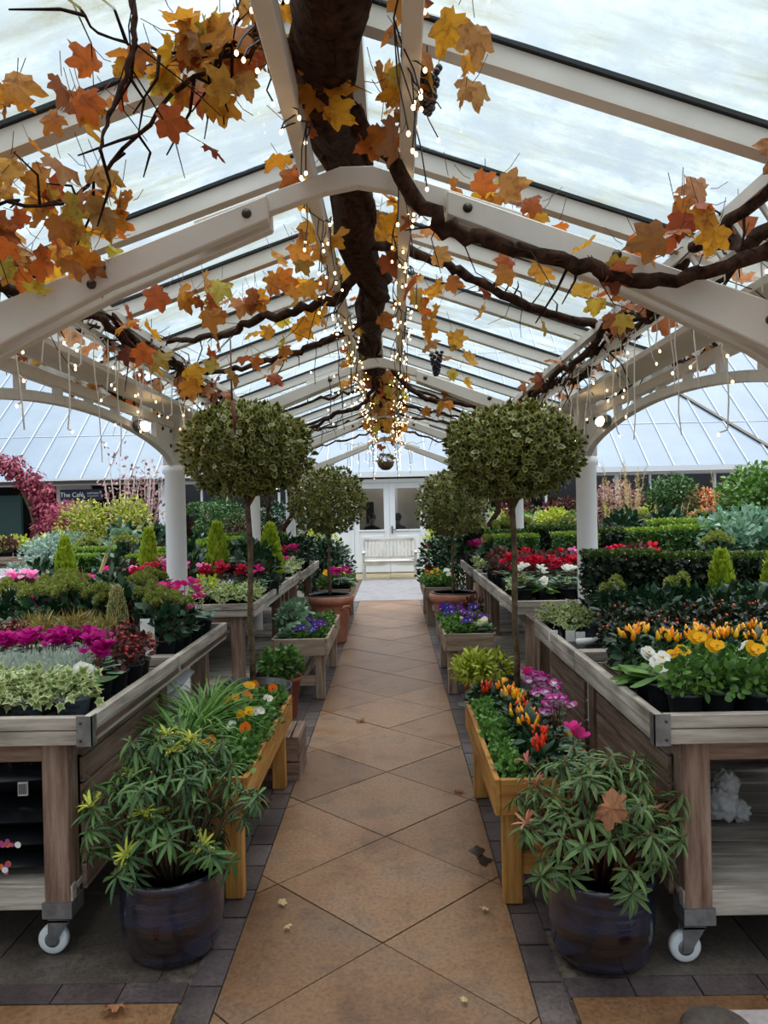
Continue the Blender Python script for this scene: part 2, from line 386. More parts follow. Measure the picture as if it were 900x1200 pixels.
    def obj(s, name, parent=None, smooth=False, bev=0.0, **tags):
        o = link(name, s.mesh(name, smooth), parent, **tags)
        if bev:
            b = o.modifiers.new('bevel', 'BEVEL'); b.width = bev; b.segments = 1; b.limit_method = 'ANGLE'
        return o

def link(name, me, parent=None, mtx=None, **tags):
    o = bpy.data.objects.new(name, me); COL.objects.link(o)
    if parent: o.parent = parent
    if mtx is not None: o.matrix_basis = mtx
    for k, v in tags.items(): o[k] = v
    return o
def thing(name, label, cat, loc=(0, 0, 0), rz=0, group=None, s=1.0):
    o = bpy.data.objects.new(name, None); COL.objects.link(o); o.location = loc; o.rotation_euler = (0, 0, rz)
    o.scale = (s, s, s); o.empty_display_size = 0.05
    o['label'] = label; o['category'] = cat
    if group: o['group'] = group
    return o
def unit(n):
    v = NR.normal(size=(n, 3)); return v/np.linalg.norm(v, axis=1, keepdims=True)
def U01(n, a=0., b=1.): return NR.uniform(a, b, n)
# ------------------------------------------------------------------ plants: prototypes
def T4(loc, rz=0, tilt=0, az=0, s=1.0):
    return (Matrix.Translation(loc) @ Matrix.Rotation(az, 4, 'Z') @ Matrix.Rotation(tilt, 4, 'Y') @ Matrix.Rotation(rz-az, 4, 'Z') @ Matrix.Scale(s, 4))
def pot_mesh(h, r, mat='pot_black', taper=0.74, rim=0.1, n=18):
    b = MB(); rb = r*taper; rr = max(0.004, r*0.06)
    b.lathe([(rb*0.97, 0), (rb, 0.004), (r*0.95, h*(1-rim)), (r*0.95+rr, h*(1-rim)), (r+rr, h), (r-rr*0.6, h), (r*0.93, h*0.9)], mat, n)
    b.lathe([(r*0.93, h*0.84), (r*0.93, h*0.86)], 'soil', n)
    return b.mesh('pot')
def dome_leaves(b, tpl, n, c, rad, size, mat, up=0.5, shell=0.55, low=-0.25, droop=0.0, wid=1.0, upn=0.6):
    """leaves through an ellipsoid, pointing out and up, faces to the light"""
    u = unit(n*3); u = u[u[:, 2] > low][:n]; n = len(u)
    rr = U01(n, shell, 1.0)[:, None]; rad = np.array(rad)
    pos = np.array(c) + u*rad*rr
    d = u*0.8 + np.array([0, 0, up]) + NR.normal(size=(n, 3))*0.45; d[:, 2] -= droop
    nr = u*0.6 + np.array([0, 0, upn]) + NR.normal(size=(n, 3))*0.3
    b.leaves(tpl, pos, d, nr, U01(n, size[0], size[1]), mat, wid); return b
def stems(b, n, z0, c, rad, mat, r=0.002, base=0.02):
    for i in range(n):
        u = unit(1)[0]; u[2] = abs(u[2])*0.7+0.2
        e = np.array(c) + u*np.array(rad)*0.8; a = rnd.uniform(0, 6.28)
        p0 = Vector((base*math.cos(a), base*math.sin(a), z0)); e = Vector(e)
        mid = (p0+e)/2 + Vector((0, 0, 0.1*(e-p0).length))
        b.tube([p0, mid, e], [r*1.4, r, r*0.6], mat, 4)
def cyc_flower(col):
    b = MB(); b.tube([(0.012, 0, -0.11), (0.006, 0, -0.05), (0, 0, 0), (0.004, 0, 0.004)], 0.0016, 'stem_red', 4)
    for i in range(5):
        a = 2*PI*i/5 + rnd.uniform(-.2, .2)
        b.leaves('ctwo' if col == 'pt_bicolor' else 'cpetal', [(0.004*math.cos(a), 0.004*math.sin(a), 0)], [(0.55*math.cos(a), 0.55*math.sin(a), 0.9)], [(math.cos(a), math.sin(a), -0.3)], 0.038, col, 1.6)
    return b.mesh('flower')
def flat_flower(col, n=5, r=0.018, eye='pt_yellow', stalk=0.05):
    b = MB(); b.tube([(-0.02, 0, -stalk), (-0.006, 0, -0.01), (0, 0, 0)], 0.0014, 'stem_green', 4)
    for i in range(n):
        a = 2*PI*i/n
        b.leaves('petal', [(0, 0, 0.002*(i % 2))], [(math.cos(a), math.sin(a), 0.1)], [(0, 0, 1)], r, col, 1.15)
    b.lathe([(0.0045, 0.002), (0.0035, 0.006)], eye, 8)
    return b.mesh('flower')
def rose_flower(col, r=0.03):
    b = MB()
    for ring, (k, el) in enumerate(((5, .35), (5, .8), (3, 1.6))):
        for i in range(k):
            a = 2*PI*i/k + ring*.5
            b.leaves('petal', [(0, 0, 0)], [(math.cos(a), math.sin(a), el)], [(-el*math.cos(a), -el*math.sin(a), 1)], r*(1-.15*ring), col, 1.2)
    return b.mesh('flower')
def pepper(col):
    b = MB(); b.lathe([(0.001, 0), (0.0075, 0.003), (0.0085, 0.010), (0.006, 0.024), (0.001, 0.036)], col, 8)
    b.lathe([(0.004, -0.004), (0.005, 0.001)], 'stem_green', 6); return b.mesh('pepper')
def berry(col, r=0.006): return MB().ball((0, 0, 0), r, col, 8, 5).mesh('berry')
FM = {}
def fmesh(key, fn, *a):
    if key not in FM: FM[key] = fn(*a)
    return FM[key]

def p_cyclamen(col, nfl=8, big=1.0, leaf='lf_cyc', pot='pot_black', ph=0.095, hi=0.15):
    b = MB(); n = 30; a = U01(n, 0, 2*PI); r = U01(n, .02, .095)
    pos = np.c_[r*np.cos(a)*.75, r*np.sin(a)*.75, ph+.015+U01(n, 0, .055)*(1.2-r*6)]
    d = np.c_[np.cos(a), np.sin(a), U01(n, -.15, .35)]; b.leaves('heart', pos, d, np.c_[np.cos(a)*.25, np.sin(a)*.25, np.ones(n)], U01(n, .05, .07), leaf)
    stems(b, 8, ph*.85, (0, 0, ph+.03), (.06, .06, .04), 'stem_red', .0016)
    it = []
    for i in range(nfl):
        a = rnd.uniform(0, 6.28); r = rnd.uniform(.005, .06)
        it.append(T4((r*math.cos(a), r*math.sin(a), ph+rnd.uniform(hi*.65, hi)), rnd.uniform(0, 6), rnd.uniform(0, .35), a, rnd.uniform(.85, 1.15)))
    return dict(parts=[('pot', fmesh(('pot', pot, ph), pot_mesh, ph, .06, pot)), ('foliage', b.mesh('foliage'))], items=[('flower', fmesh('cyc'+col+str(rnd.randint(0, 1)), cyc_flower, col), it)])
def p_viola(cols, nfl=2, leaf='lf_green', pot='pot_black', n=85, hi=.07, ph=.085, fr=.02, eye='pt_yellow', wide=.075, lsz=(.022, .036, .03, .042)):
    b = MB(); dome_leaves(b, 'round', n, (0, 0, ph+.01), (wide, wide, hi), lsz[:2], leaf, up=.25, shell=.4, low=-.1)
    dome_leaves(b, 'oval', n//2, (0, 0, ph+.01), (wide, wide, hi*1.1), lsz[2:], leaf, up=.35, shell=.5, low=-.1)
    stems(b, 10, ph*.85, (0, 0, ph), (wide*.8, wide*.8, hi*.8), 'stem_green', .0014)
    items = []
    for c in cols:
        it = []
        for i in range(nfl):
            a = rnd.uniform(0, 6.28); r = rnd.uniform(0, wide*.8)
            it.append(T4((r*math.cos(a), r*math.sin(a), ph+.01+hi*1.1*(1-.5*(r/wide)**2)+.012), rnd.uniform(0, 6), rnd.uniform(.6, 1.25), -PI/2+rnd.uniform(-.6, .6), rnd.uniform(.8, 1.2)))
        items.append(('flower', fmesh(('flat', c, fr), flat_flower, c, 5, fr, eye), it))
    return dict(parts=[('pot', fmesh(('pot', pot, ph), pot_mesh, ph, .055, pot)), ('foliage', b.mesh('foliage'))], items=items)
def p_primrose(col, nfl=7, pot='pot_black'):
    ph = .085; b = MB(); n = 20; a = U01(n, 0, 6.28)
    pos = np.c_[.012*np.cos(a), .012*np.sin(a), ph+U01(n, -.005, .02)]
    b.leaves('crinkle', pos, np.c_[np.cos(a), np.sin(a), U01(n, .15, 1.0)], np.c_[-np.cos(a)*.4, -np.sin(a)*.4, np.ones(n)], U01(n, .085, .12), 'lf_green')
    it = []
    for i in range(nfl):
        q = rnd.uniform(0, 6.28); r = rnd.uniform(0, .035)
        it.append(T4((r*math.cos(q), r*math.sin(q), ph+.075-r*.6), rnd.uniform(0, 6), rnd.uniform(.5, 1.1), -PI/2+rnd.uniform(-.5, .5), rnd.uniform(1.0, 1.3)))
    return dict(parts=[('pot', fmesh(('pot', pot, ph), pot_mesh, ph, .055, pot)), ('foliage', b.mesh('foliage'))], items=[('flower', fmesh(('flat', col, .022), flat_flower, col, 5, .022, 'pt_yellow'), it)])
def p_pepper(cols, nfl=12):
    ph = .085; b = MB(); dome_leaves(b, 'lance', 110, (0, 0, ph+.04), (.075, .075, .075), (.04, .065), 'lf_dark', up=.2, shell=.3, low=-.4, wid=1.5)
    stems(b, 10, ph*.85, (0, 0, ph+.04), (.06, .06, .06), 'stem_green')
    items = []
    for c in cols:
        it = []
        for i in range(nfl//len(cols)):
            a = rnd.uniform(0, 6.28); r = rnd.uniform(0, .05)
            it.append(T4((r*math.cos(a), r*math.sin(a), ph+.115-r*.35+rnd.uniform(-.012, .01)), 0, rnd.uniform(0, .45), a, rnd.uniform(.85, 1.25)))
        items.append(('pepper', fmesh(c, pepper, c), it))
    return dict(parts=[('pot', fmesh(('pot', 'pot_black', ph), pot_mesh, ph, .055, 'pot_black')), ('foliage', b.mesh('foliage'))], items=items)
def p_ivy(pot='pot_blue', leaf='lf_ivy', n=95, ph=.085, w=.085, h=.075, size=(.028, .045)):
    b = MB(); dome_leaves(b, 'ivy', n, (0, 0, ph+.015), (w, w, h), size, leaf, up=.05, shell=.35, low=-.45, droop=.2)
    stems(b, 14, ph*.85, (0, 0, ph+.01), (w, w, h), 'stem_green', .0013)
    return dict(parts=[('pot', fmesh(('pot', pot, ph), pot_mesh, ph, .055, pot)), ('foliage', b.mesh('foliage'))], items=[])
def p_silver():
    ph = .085; b = MB(); n = 260; a = U01(n, 0, 6.28); r = np.sqrt(U01(n))*.07
    pos = np.c_[r*np.cos(a), r*np.sin(a), np.full(n, ph)]; d = np.c_[np.cos(a)*r*7, np.sin(a)*r*7, np.ones(n)] + NR.normal(size=(n, 3))*.22
    b.leaves('needle', pos, d, NR.normal(size=(n, 3)), U01(n, .06, .115), 'lf_silver', .8)
    pos2 = pos + d*.05; b.leaves('small', pos2, d+NR.normal(size=(n, 3))*.5, NR.normal(size=(n, 3)), U01(n, .012, .02), 'lf_silver')
    return dict(parts=[('pot', fmesh(('pot', 'pot_black', ph), pot_mesh, ph, .055, 'pot_black')), ('foliage', b.mesh('foliage'))], items=[])
def p_skimmia(heads=6, hcol='lf_skim', leaf='lf_dark', hh=.2, w=.11, ph=.12, pr=.075):
    b = MB(); dome_leaves(b, 'oval', 120, (0, 0, ph+.08), (w, w, hh*.62), (.06, .085), leaf, up=.3, shell=.35, low=-.6)
    stems(b, 8, ph*.85, (0, 0, ph+.08), (w, w, hh*.6), 'stem_red', .003)
    h = MB(); n = 150; u = unit(n); u[:, 2] = np.abs(u[:, 2])-.15
    h.leaves('small', u*np.array([.032, .032, .045]), u+[0, 0, .4], u, U01(n, .012, .02), hcol)
    h.tube([(0, 0, -.06), (0, 0, .02)], .003, 'stem_red', 4); hm = h.mesh('flower_head')
    it = []
    for i in range(heads):
        a = 6.28*i/heads+rnd.uniform(-.3, .3); r = (0 if i == 0 else rnd.uniform(.35, .85))*w
        it.append(T4((r*math.cos(a), r*math.sin(a), ph+.07+hh*.75*math.sqrt(max(.1, 1-(r/w)**2*.8))), 0, r/w*.5, a, rnd.uniform(.85, 1.25)))
    return dict(parts=[('pot', fmesh(('pot', 'pot_black', ph), pot_mesh, ph, pr, 'pot_black')), ('foliage', b.mesh('foliage'))], items=[('flower_head', hm, it)])
def p_berrybush(col='berry_red', leaf='lf_dark', nb=26, h=.12, w=.08, tpl='oval', size=(.025, .04), n=150, ph=.09):
    b = MB(); dome_leaves(b, tpl, n, (0, 0, ph+h*.45), (w, w, h*.6), size, leaf, up=.2, shell=.3, low=-.6)
    stems(b, 10, ph*.85, (0, 0, ph+h*.45), (w*.9, w*.9, h*.55), 'stem_red', .0016)
    it = []
    for i in range(nb):
        u = unit(1)[0]; u[2] = abs(u[2])*.9
        it.append(T4((u[0]*w, u[1]*w, ph+h*.45+u[2]*h*.6), 0, 0, 0, rnd.uniform(.8, 1.3)))
    return dict(parts=[('pot', fmesh(('pot', 'pot_black', ph), pot_mesh, ph, .055, 'pot_black')), ('foliage', b.mesh('foliage'))], items=[('berry', fmesh(col, berry, col, .0065), it)])
def p_cone(h=.36, r=.075, leaf='lf_conifer', n=900, ph=.11, size=(.03, .05)):
    b = MB(); t = U01(n)**.8; a = U01(n, 0, 6.28); prof = (1-t)**.6*np.minimum(1, .55+t*3)
    rr = r*prof*U01(n, .6, 1.05)
    pos = np.c_[rr*np.cos(a), rr*np.sin(a), ph-.01+t*h*.95]; d = np.c_[np.cos(a)*.45, np.sin(a)*.45, np.ones(n)*1.0]+NR.normal(size=(n, 3))*.2
    b.leaves('feather', pos, d, np.c_[np.cos(a), np.sin(a), np.zeros(n)]+NR.normal(size=(n, 3))*.5, U01(n, *size), leaf)
    b.tube([(0, 0, ph*.85), (0, 0, ph+h*.8)], [.006, .002], 'bark_grey', 5)
    return dict(parts=[('pot', fmesh(('pot', 'pot_black', ph), pot_mesh, ph, .065, 'pot_black')), ('foliage', b.mesh('foliage'))], items=[])
def p_hedge(w=.34, d=.2, h=.3, leaf='lf_box', tip='lf_boxtip', n=1500, ph=.1, size=(.018, .028)):
    b = MB(); p = NR.uniform(-1, 1, size=(n, 3)); ax = NR.integers(0, 5, n)
    for i in range(n):
        if ax[i] == 0: p[i, 0] = np.sign(p[i, 0])*U01(1, .82, 1.03)[0]
        elif ax[i] in (1, 2): p[i, 1] = np.sign(p[i, 1])*U01(1, .8, 1.04)[0]
        else: p[i, 2] = U01(1, .88, 1.05)[0]
    sc = np.array([w/2, d/2, h/2]); pos = p*sc+[0, 0, ph+h/2-.02]
    dd = p*.6+NR.normal(size=(n, 3))*.5+[0, 0, .5]; top = p[:, 2] > .86
    b.leaves('small', pos[~top], dd[~top], p[~top]+NR.normal(size=((~top).sum(), 3))*.4+[0, 0, .4], U01((~top).sum(), *size), leaf)
    b.leaves('small', pos[top], dd[top], NR.normal(size=(top.sum(), 3))*.4+[0, 0, 1], U01(top.sum(), *size), tip)
    q = n*4//5; pin = NR.uniform(-.85, .85, size=(q, 3)); b.leaves('small', pin*sc+[0, 0, ph+h/2-.02], NR.normal(size=(q, 3)), NR.normal(size=(q, 3)), U01(q, .04, .06), leaf)
    for i in range(10):
        x = rnd.uniform(-w*.4, w*.4); b.tube([(x*.6, 0, ph*.8), (x, rnd.uniform(-d, d)*.3, ph+h*.7)], .003, 'bark_grey', 4)
    pt = MB(); pt.box(-w*.46, w*.46, -d*.42, d*.42, 0, ph, 'pot_black'); pt.box(-w*.48, w*.48, -d*.44, d*.44, ph-.015, ph, 'pot_black')
    return dict(parts=[('pot', pt.mesh('pot', False)), ('foliage', b.mesh('foliage'))], items=[])
def p_spiky(n=16, L=(.25, .42), leaf='lf_bronze', ph=.1, tpl='blade_stiff', wid=.7, spread=.5):
    b = MB(); a = U01(n, 0, 6.28); s = U01(n, .1, spread)
    b.leaves(tpl, np.c_[.012*np.cos(a), .012*np.sin(a), np.full(n, ph-.01)], np.c_[np.cos(a)*s, np.sin(a)*s, np.ones(n)], np.c_[-np.cos(a), -np.sin(a), s], U01(n, *L), leaf, wid)
    return dict(parts=[('pot', fmesh(('pot', 'pot_black', ph), pot_mesh, ph, .06, 'pot_black')), ('foliage', b.mesh('foliage'))], items=[])
def p_rosette(leaf='lf_bluegreen', n=26, ph=.085, size=(.06, .09), inner=None, tpl='round', pot='pot_black', hgt=.05):
    b = MB(); k = np.arange(n); a = k*2.4; t = k/n
    pos = np.c_[.03*(1-t)*np.cos(a), .03*(1-t)*np.sin(a), ph+t*hgt]; el = .2+t*1.8
    d = np.c_[np.cos(a), np.sin(a), el]; nr = np.c_[-np.cos(a)*el, -np.sin(a)*el, np.ones(n)]
    o = (t < .5) if inner else (t < 2)
    b.leaves(tpl, pos[o], d[o], nr[o], U01(o.sum(), *size), leaf)
    if inner: b.leaves(tpl, pos[~o], d[~o], nr[~o], U01((~o).sum(), size[0]*.7, size[1]*.8), inner)
    return dict(parts=[('pot', fmesh(('pot', pot, ph), pot_mesh, ph, .055, pot)), ('foliage', b.mesh('foliage'))], items=[])
def p_bush(r=(.35, .35, .35), leaf='lf_dark', n=1400, size=(.05, .075), tpl='oval', ph=.25, pr=.16, pot='pot_black', trunk=0.0, bark='bark_grey', fl=None, nf=0, low=-.85, clump=10, up=.25, shell=.3):
    """a rounded shrub: several leafy clumps on branching stems"""
    b = MB(); c0 = np.array([0, 0, ph+trunk+r[2]*(.85 if trunk else .75)]); st = MB()
    cs = [c0*1.0]+[c0+unit(1)[0]*np.array(r)*.55 for _ in range(clump)]
    for c in cs:
        k = .5; dome_leaves(b, tpl, n//(clump+1), c, (r[0]*k, r[1]*k, r[2]*k), size, leaf, up=up, shell=shell, low=low)
        st.tube([(0, 0, ph*.9), (c[0]*.2, c[1]*.2, ph+trunk+.02), tuple((np.array([0, 0, ph+trunk])+c)/2), tuple(c)], [.012, .01, .006, .003], bark, 5)
    dome_leaves(b, tpl, n//2, c0, r, size, leaf, up=up, shell=.75, low=low)
    parts = [('pot', pot_mesh(ph, pr, pot)), ('stem', st.mesh('stem')), ('foliage', b.mesh('foliage'))]
    items = []
    if fl:
        it = []
        for i in range(nf):
            u = unit(1)[0]; u[2] = abs(u[2])*.9-.1; q = c0+u*np.array(r)*1.0; a = math.atan2(u[1], u[0])
            it.append(T4(tuple(q), 0, math.acos(max(-1, min(1, u[2]))), a, 1))
        items = [('flower', rose_flower(fl, .045), it)]
    return dict(parts=parts, items=items)
def p_grassy(n=160, L=(.5, .9), leaf='lf_grass', ph=.2, pr=.14, tpl='blade', spread=.5, plumes=0, plume='lf_straw', wid=.35, pot='pot_black'):
    b = MB(); a = U01(n, 0, 6.28); s = U01(n, .05, spread); r = U01(n, 0, pr*.5)
    b.leaves(tpl, np.c_[r*np.cos(a), r*np.sin(a), np.full(n, ph*.95)], np.c_[np.cos(a)*s, np.sin(a)*s, np.ones(n)], np.c_[-np.cos(a), -np.sin(a), s], U01(n, *L), leaf, wid)
    parts = [('pot', fmesh(('pot', pot, ph), pot_mesh, ph, pr, pot)), ('foliage', b.mesh('foliage'))]; items = []
    if plumes:
        p = MB(); m = 60; t = U01(m); p.tube([(0, 0, 0), (.01, 0, L[1]*.8), (.02, 0, L[1]*1.5)], [.003, .002, .001], 'lf_straw', 4)
        p.leaves('needle', np.c_[.02*t, np.zeros(m), L[1]*(1.0+.5*t)], NR.normal(size=(m, 3))*.5+[0, 0, 1], NR.normal(size=(m, 3)), .05, plume)
        pm = p.mesh('plume'); it = []
        for i in range(plumes):
            q = rnd.uniform(0, 6.28); it.append(T4((pr*.4*math.cos(q), pr*.4*math.sin(q), ph*.9), 0, rnd.uniform(.02, .22), q, rnd.uniform(.85, 1.1)))
        items = [('plume', pm, it)]
    return dict(parts=parts, items=items)

def place(pr, name, label, cat, loc, rz=None, s=1.0, group=None):
    r = thing(name, label, cat, loc, rnd.uniform(0, 6.28) if rz is None else rz, group, s)
    for nm, me in pr['parts']: link(nm, me, r)
    for nm, me, ms in pr['items']:
        for m_ in ms: link(nm, me, r, m_)
    return r
# ------------------------------------------------------------------ setting: ground
XC = -0.09
def struct(b, name, bev=0): return b.obj(name, bev=bev, kind='structure')
def clip(poly, x0, x1, y0, y1):
    def cut(pl, ax, lim, keep_gt):
        out = []
        for i in range(len(pl)):
            a, c = pl[i], pl[(i+1) % len(pl)]
            ia = (a[ax] >= lim) == keep_gt or a[ax] == lim; ic = (c[ax] >= lim) == keep_gt or c[ax] == lim
            if ia: out.append(a)
            if ia != ic:
                t = (lim-a[ax])/(c[ax]-a[ax]); out.append((a[0]+t*(c[0]-a[0]), a[1]+t*(c[1]-a[1])))
        return out
    for ax, lim, k in ((0, x0, True), (0, x1, False), (1, y0, True), (1, y1, False)):
        if poly: poly = cut(poly, ax, lim, k)
    return poly
b = MB(); b.box(-16, 16, -4, 26, -0.3, -0.012, 'joint'); struct(b, 'floor')
PX0, PX1 = XC-.497, XC+.497
b = MB(); h = .44; g = .0045
for i in range(-6, 20):
    for j in range(-2, 3):
        for o in (0, 1):
            cx = XC+.02 + (j+.5*o)*2*h*1.0; cy = 2.72+h + i*2*h + o*h
            pl = clip([(cx-h+g, cy), (cx, cy-h+g), (cx+h-g, cy), (cx, cy+h-g)], PX0, PX1, -2.5, 12.72)
            if len(pl) >= 3: b.prism(pl, -.02, rnd.uniform(-.0015, .0015), 'slab')
struct(b, 'path')
b = MB(); 
for s in (-1, 1):
    for c in range(2):
        xa = XC+s*(.503+c*.108); xb = xa+s*.102; y = -1.5 + c*.1
        while y < 12.7:
            if not (c == 1 and y < 2.6): b.box(min(xa, xb), max(xa, xb), y+.004, y+.205, -.03, rnd.uniform(-.004, -.001), 'brick_paver')
            y += .21
    x = .615
    while x < 4:
        xa, xb = XC+s*x, XC+s*(x+.205); b.box(min(xa, xb), max(xa, xb), 2.41, 2.51, -.03, rnd.uniform(-.004, -.001), 'brick_paver'); x += .21
struct(b, 'brick_border')
b = MB()
for s in (-1, 1):
    for i in range(7):
        for j in range(5):
            xa, xb = XC+s*(.62+i*.6), XC+s*(1.213+i*.6); b.box(min(xa, xb), max(xa, xb), 2.404-.6*(j+1)+.006, 2.404-.6*j, -.03, rnd.uniform(-.003, 0), 'slab')
struct(b, 'front_paving')
b = MB()
for s in (-1, 1):
    for i in range(22):
        for j in range(23):
            xa, xb = XC+s*(.725+i*.6), XC+s*(1.318+i*.6)
            b.box(min(xa, xb), max(xa, xb), 2.518+j*.6, 2.518+j*.6+.594, -.03, rnd.uniform(-.006, -.002), 'slab_grey')
struct(b, 'side_paving')
b = MB(); b.box(XC-.6, XC+.6, 12.74, 16.4, -.03, .0, 'asphalt'); struct(b, 'asphalt_strip')
b = MB()
for i in range(8):
    for j in range(4): b.box(XC-2.4+i*.6, XC-2.4+i*.6+.592, 16.42+j*.4, 16.42+j*.4+.394, -.03, .004, 'buff_paving')
struct(b, 'buff_paving')

# ------------------------------------------------------------------ glasshouse behind
GY = 18.0; EZ = 2.34
RP = math.radians(40)
def roofpt(x, t): return (x, GY-.15+t*math.cos(RP), EZ+.02+t*math.sin(RP))
b = MB()
v = [roofpt(-16, 0), roofpt(16, 0), roofpt(16, 7), roofpt(-16, 7)]
b.add(v+[(p[0], p[1]+.02, p[2]-.03) for p in v], [(0, 1, 2, 3), (7, 6, 5, 4), (0, 4, 5, 1), (2, 6, 7, 3)], 'glasshouse_glazing')
roof = struct(b, 'glasshouse_roof')
b = MB()
for i in range(-27, 28):
    x = XC+.28+i*.575; b.bar(roofpt(x, 0), roofpt(x, 7), .03, .05, 'bar_paint', up=(0, -math.sin(RP), math.cos(RP)))
for t in (1.75, 3.6, 5.5): b.bar(roofpt(-16, t), roofpt(16, t), .02, .02, 'bar_paint', up=(0, -math.sin(RP), math.cos(RP)))
for x0 in (9.3,): b.bar(roofpt(x0, 0), roofpt(x0-4.0, 7), .09, .08, 'bolt_steel', up=(0, -math.sin(RP), math.cos(RP)))
b.obj('glazing_bar', roof)
b = MB(); b.box(-16, 16, GY-.3, GY-.12, EZ-.1, EZ+.02, 'white_paint'); b.box(-16, -3.8, GY-.32, GY-.28, EZ-.1, EZ-.03, 'bolt_steel'); struct(b, 'trim_1')
b = MB(); b.box(-16, XC-1.35, GY-.05, GY+.1, 0, .55, 'white_paint'); b.box(XC+1.2, 16, GY-.05, GY+.1, 0, .75, 'white_paint')
b.box(XC-1.35, XC-.85, GY-.05, GY+.1, 0, EZ-.1, 'white_paint'); b.box(XC+.85, XC+1.2, GY-.05, GY+.1, 0, .9, 'white_paint')
b.box(XC-.85, XC+.85, GY-.05, GY+.1, 2.13, EZ-.1, 'white_paint'); b.box(-16, 16, GY-.05, GY+.1, EZ-.14, EZ-.1, 'white_paint')
struct(b, 'wall_back')
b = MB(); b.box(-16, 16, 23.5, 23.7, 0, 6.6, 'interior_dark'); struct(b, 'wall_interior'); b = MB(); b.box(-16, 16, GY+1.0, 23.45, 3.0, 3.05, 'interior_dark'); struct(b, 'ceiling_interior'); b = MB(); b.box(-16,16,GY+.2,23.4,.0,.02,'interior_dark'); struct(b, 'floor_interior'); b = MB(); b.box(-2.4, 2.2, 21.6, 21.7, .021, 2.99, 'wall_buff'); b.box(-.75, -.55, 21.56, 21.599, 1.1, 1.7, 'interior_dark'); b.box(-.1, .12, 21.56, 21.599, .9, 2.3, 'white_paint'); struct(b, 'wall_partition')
def window(nm, x0, x1, z0, z1, nx, nz=1):
    f = MB(); w = .05
    for i in range(nx+1):
        x = x0+(x1-x0)*i/nx; f.box(x-w/2, x+w/2, GY-.03, GY+.05, z0, z1, 'white_paint')
    for k in range(nz+1):
        z = z0+(z1-z0)*k/nz; f.box(x0, x1, GY-.02, GY+.04, z-.025, z+.025, 'white_paint')
    o = f.obj(nm, kind='structure')
    p = MB(); p.box(x0, x1, GY+.0, GY+.008, z0, z1, 'window_glass'); p.obj('pane', o); return o
window('window_1', -5.1, XC-1.37, .55, EZ-.14, 6)
window('window_2', XC+1.22, 5.2, .78, EZ-.14, 5, 1)
window('window_3', 5.25, 12.0, .78, EZ-.14, 9, 1)
# white double door
b = MB()
for s in (-1, 1):
    xa, xb = XC+s*.003, XC+s*.836
    l, r = min(xa, xb), max(xa, xb)
    d = MB(); d.box(l, l+.13, GY-.06, GY, .02, 2.12, 'white_paint'); d.box(r-.13, r, GY-.06, GY, .02, 2.12, 'white_paint')
    d.box(l+.131, r-.131, GY-.056, GY-.004, 1.98, 2.115, 'white_paint'); d.box(l+.131, r-.131, GY-.056, GY-.004, .022, 1.0, 'white_paint'); d.box(l+.16, r-.16, GY-.075, GY-.057, .2, .88, 'white_paint')
    d.box(l+.11, r-.11, GY-.085, GY-.061, .98, 1.02, 'white_paint')
    o = d.obj('door_1' if s < 0 else 'door_2', kind='structure', bev=.006)
    p = MB(); p.box(l+.13, r-.13, GY-.035, GY-.025, 1.0, 1.98, 'window_glass'); p.obj('pane', o)
    if s > 0:
        k = MB(); k.box(l+.03, l+.07, GY-.08, GY-.06, .93, 1.1, 'galv_metal'); k.bar((l+.05, GY-.1, 1.02), (l+.14, GY-.1, 1.02), .02, .02, 'galv_metal'); k.obj('door_handle', o)
b = MB(); b.box(XC-.9, XC+.9, GY-.12, GY-.04, 2.12, 2.2, 'white_paint'); b.box(XC-.9, XC-.84, GY-.1, GY-.055, 0, 2.118, 'white_paint'); b.box(XC+.84, XC+.9, GY-.1, GY-.055, 0, 2.118, 'white_paint'); struct(b, 'trim_2')
# cafe front on the left
b = MB()
b.box(-16, -8.75, GY-.06, GY+.05, .55, 2.0, 'dark_green'); b.box(-7.9, -7.1, GY-.06, GY+.05, .55, EZ-.14, 'wall_buff'); b.box(-5.5, -5.12, GY-.06, GY+.05, .55, EZ-.14, 'white_paint')
struct(b, 'wall_cafe')
sg = thing('sign_board', 'navy blue sign board reading The Café under the glasshouse eaves', 'sign', (-7.28, GY-.12, 1.98))
b = MB(); b.box(-.5, .5, -.02, .02, -.13, .13, 'cafe_navy'); b.obj('board', sg)
def text(s, size, mat, parent, loc, rot, name='lettering', bend=0):
    cu = bpy.data.curves.new('t', 'FONT'); cu.body = s; cu.size = size; cu.align_x = 'CENTER'; cu.align_y = 'CENTER'; cu.extrude = .0015
    o = bpy.data.objects.new('t', cu); me = bpy.data.meshes.new_from_object(o); bpy.data.objects.remove(o); bpy.data.curves.remove(cu)
    me.materials.clear(); me.materials.append(M[mat])
    if bend:
        for q in me.vertices: a = q.co.x/bend; q.co.x, q.co.z = bend*math.sin(a), q.co.z-bend*(1-math.cos(a))
    return link(name, me, parent, Matrix.Translation(loc) @ Euler(rot).to_matrix().to_4x4())
text('The Café', .15, 'white_card', sg, (-.22, -.024, 0), (PI/2, 0, 0))
b = MB(); b.box(.14, .40, -.026, -.02, -.035, -.028, 'white_card'); b.obj('underline', sg)
text('CLIFTONS', .06, 'white_card', sg, (.27, -.024, .03), (PI/2, 0, 0))

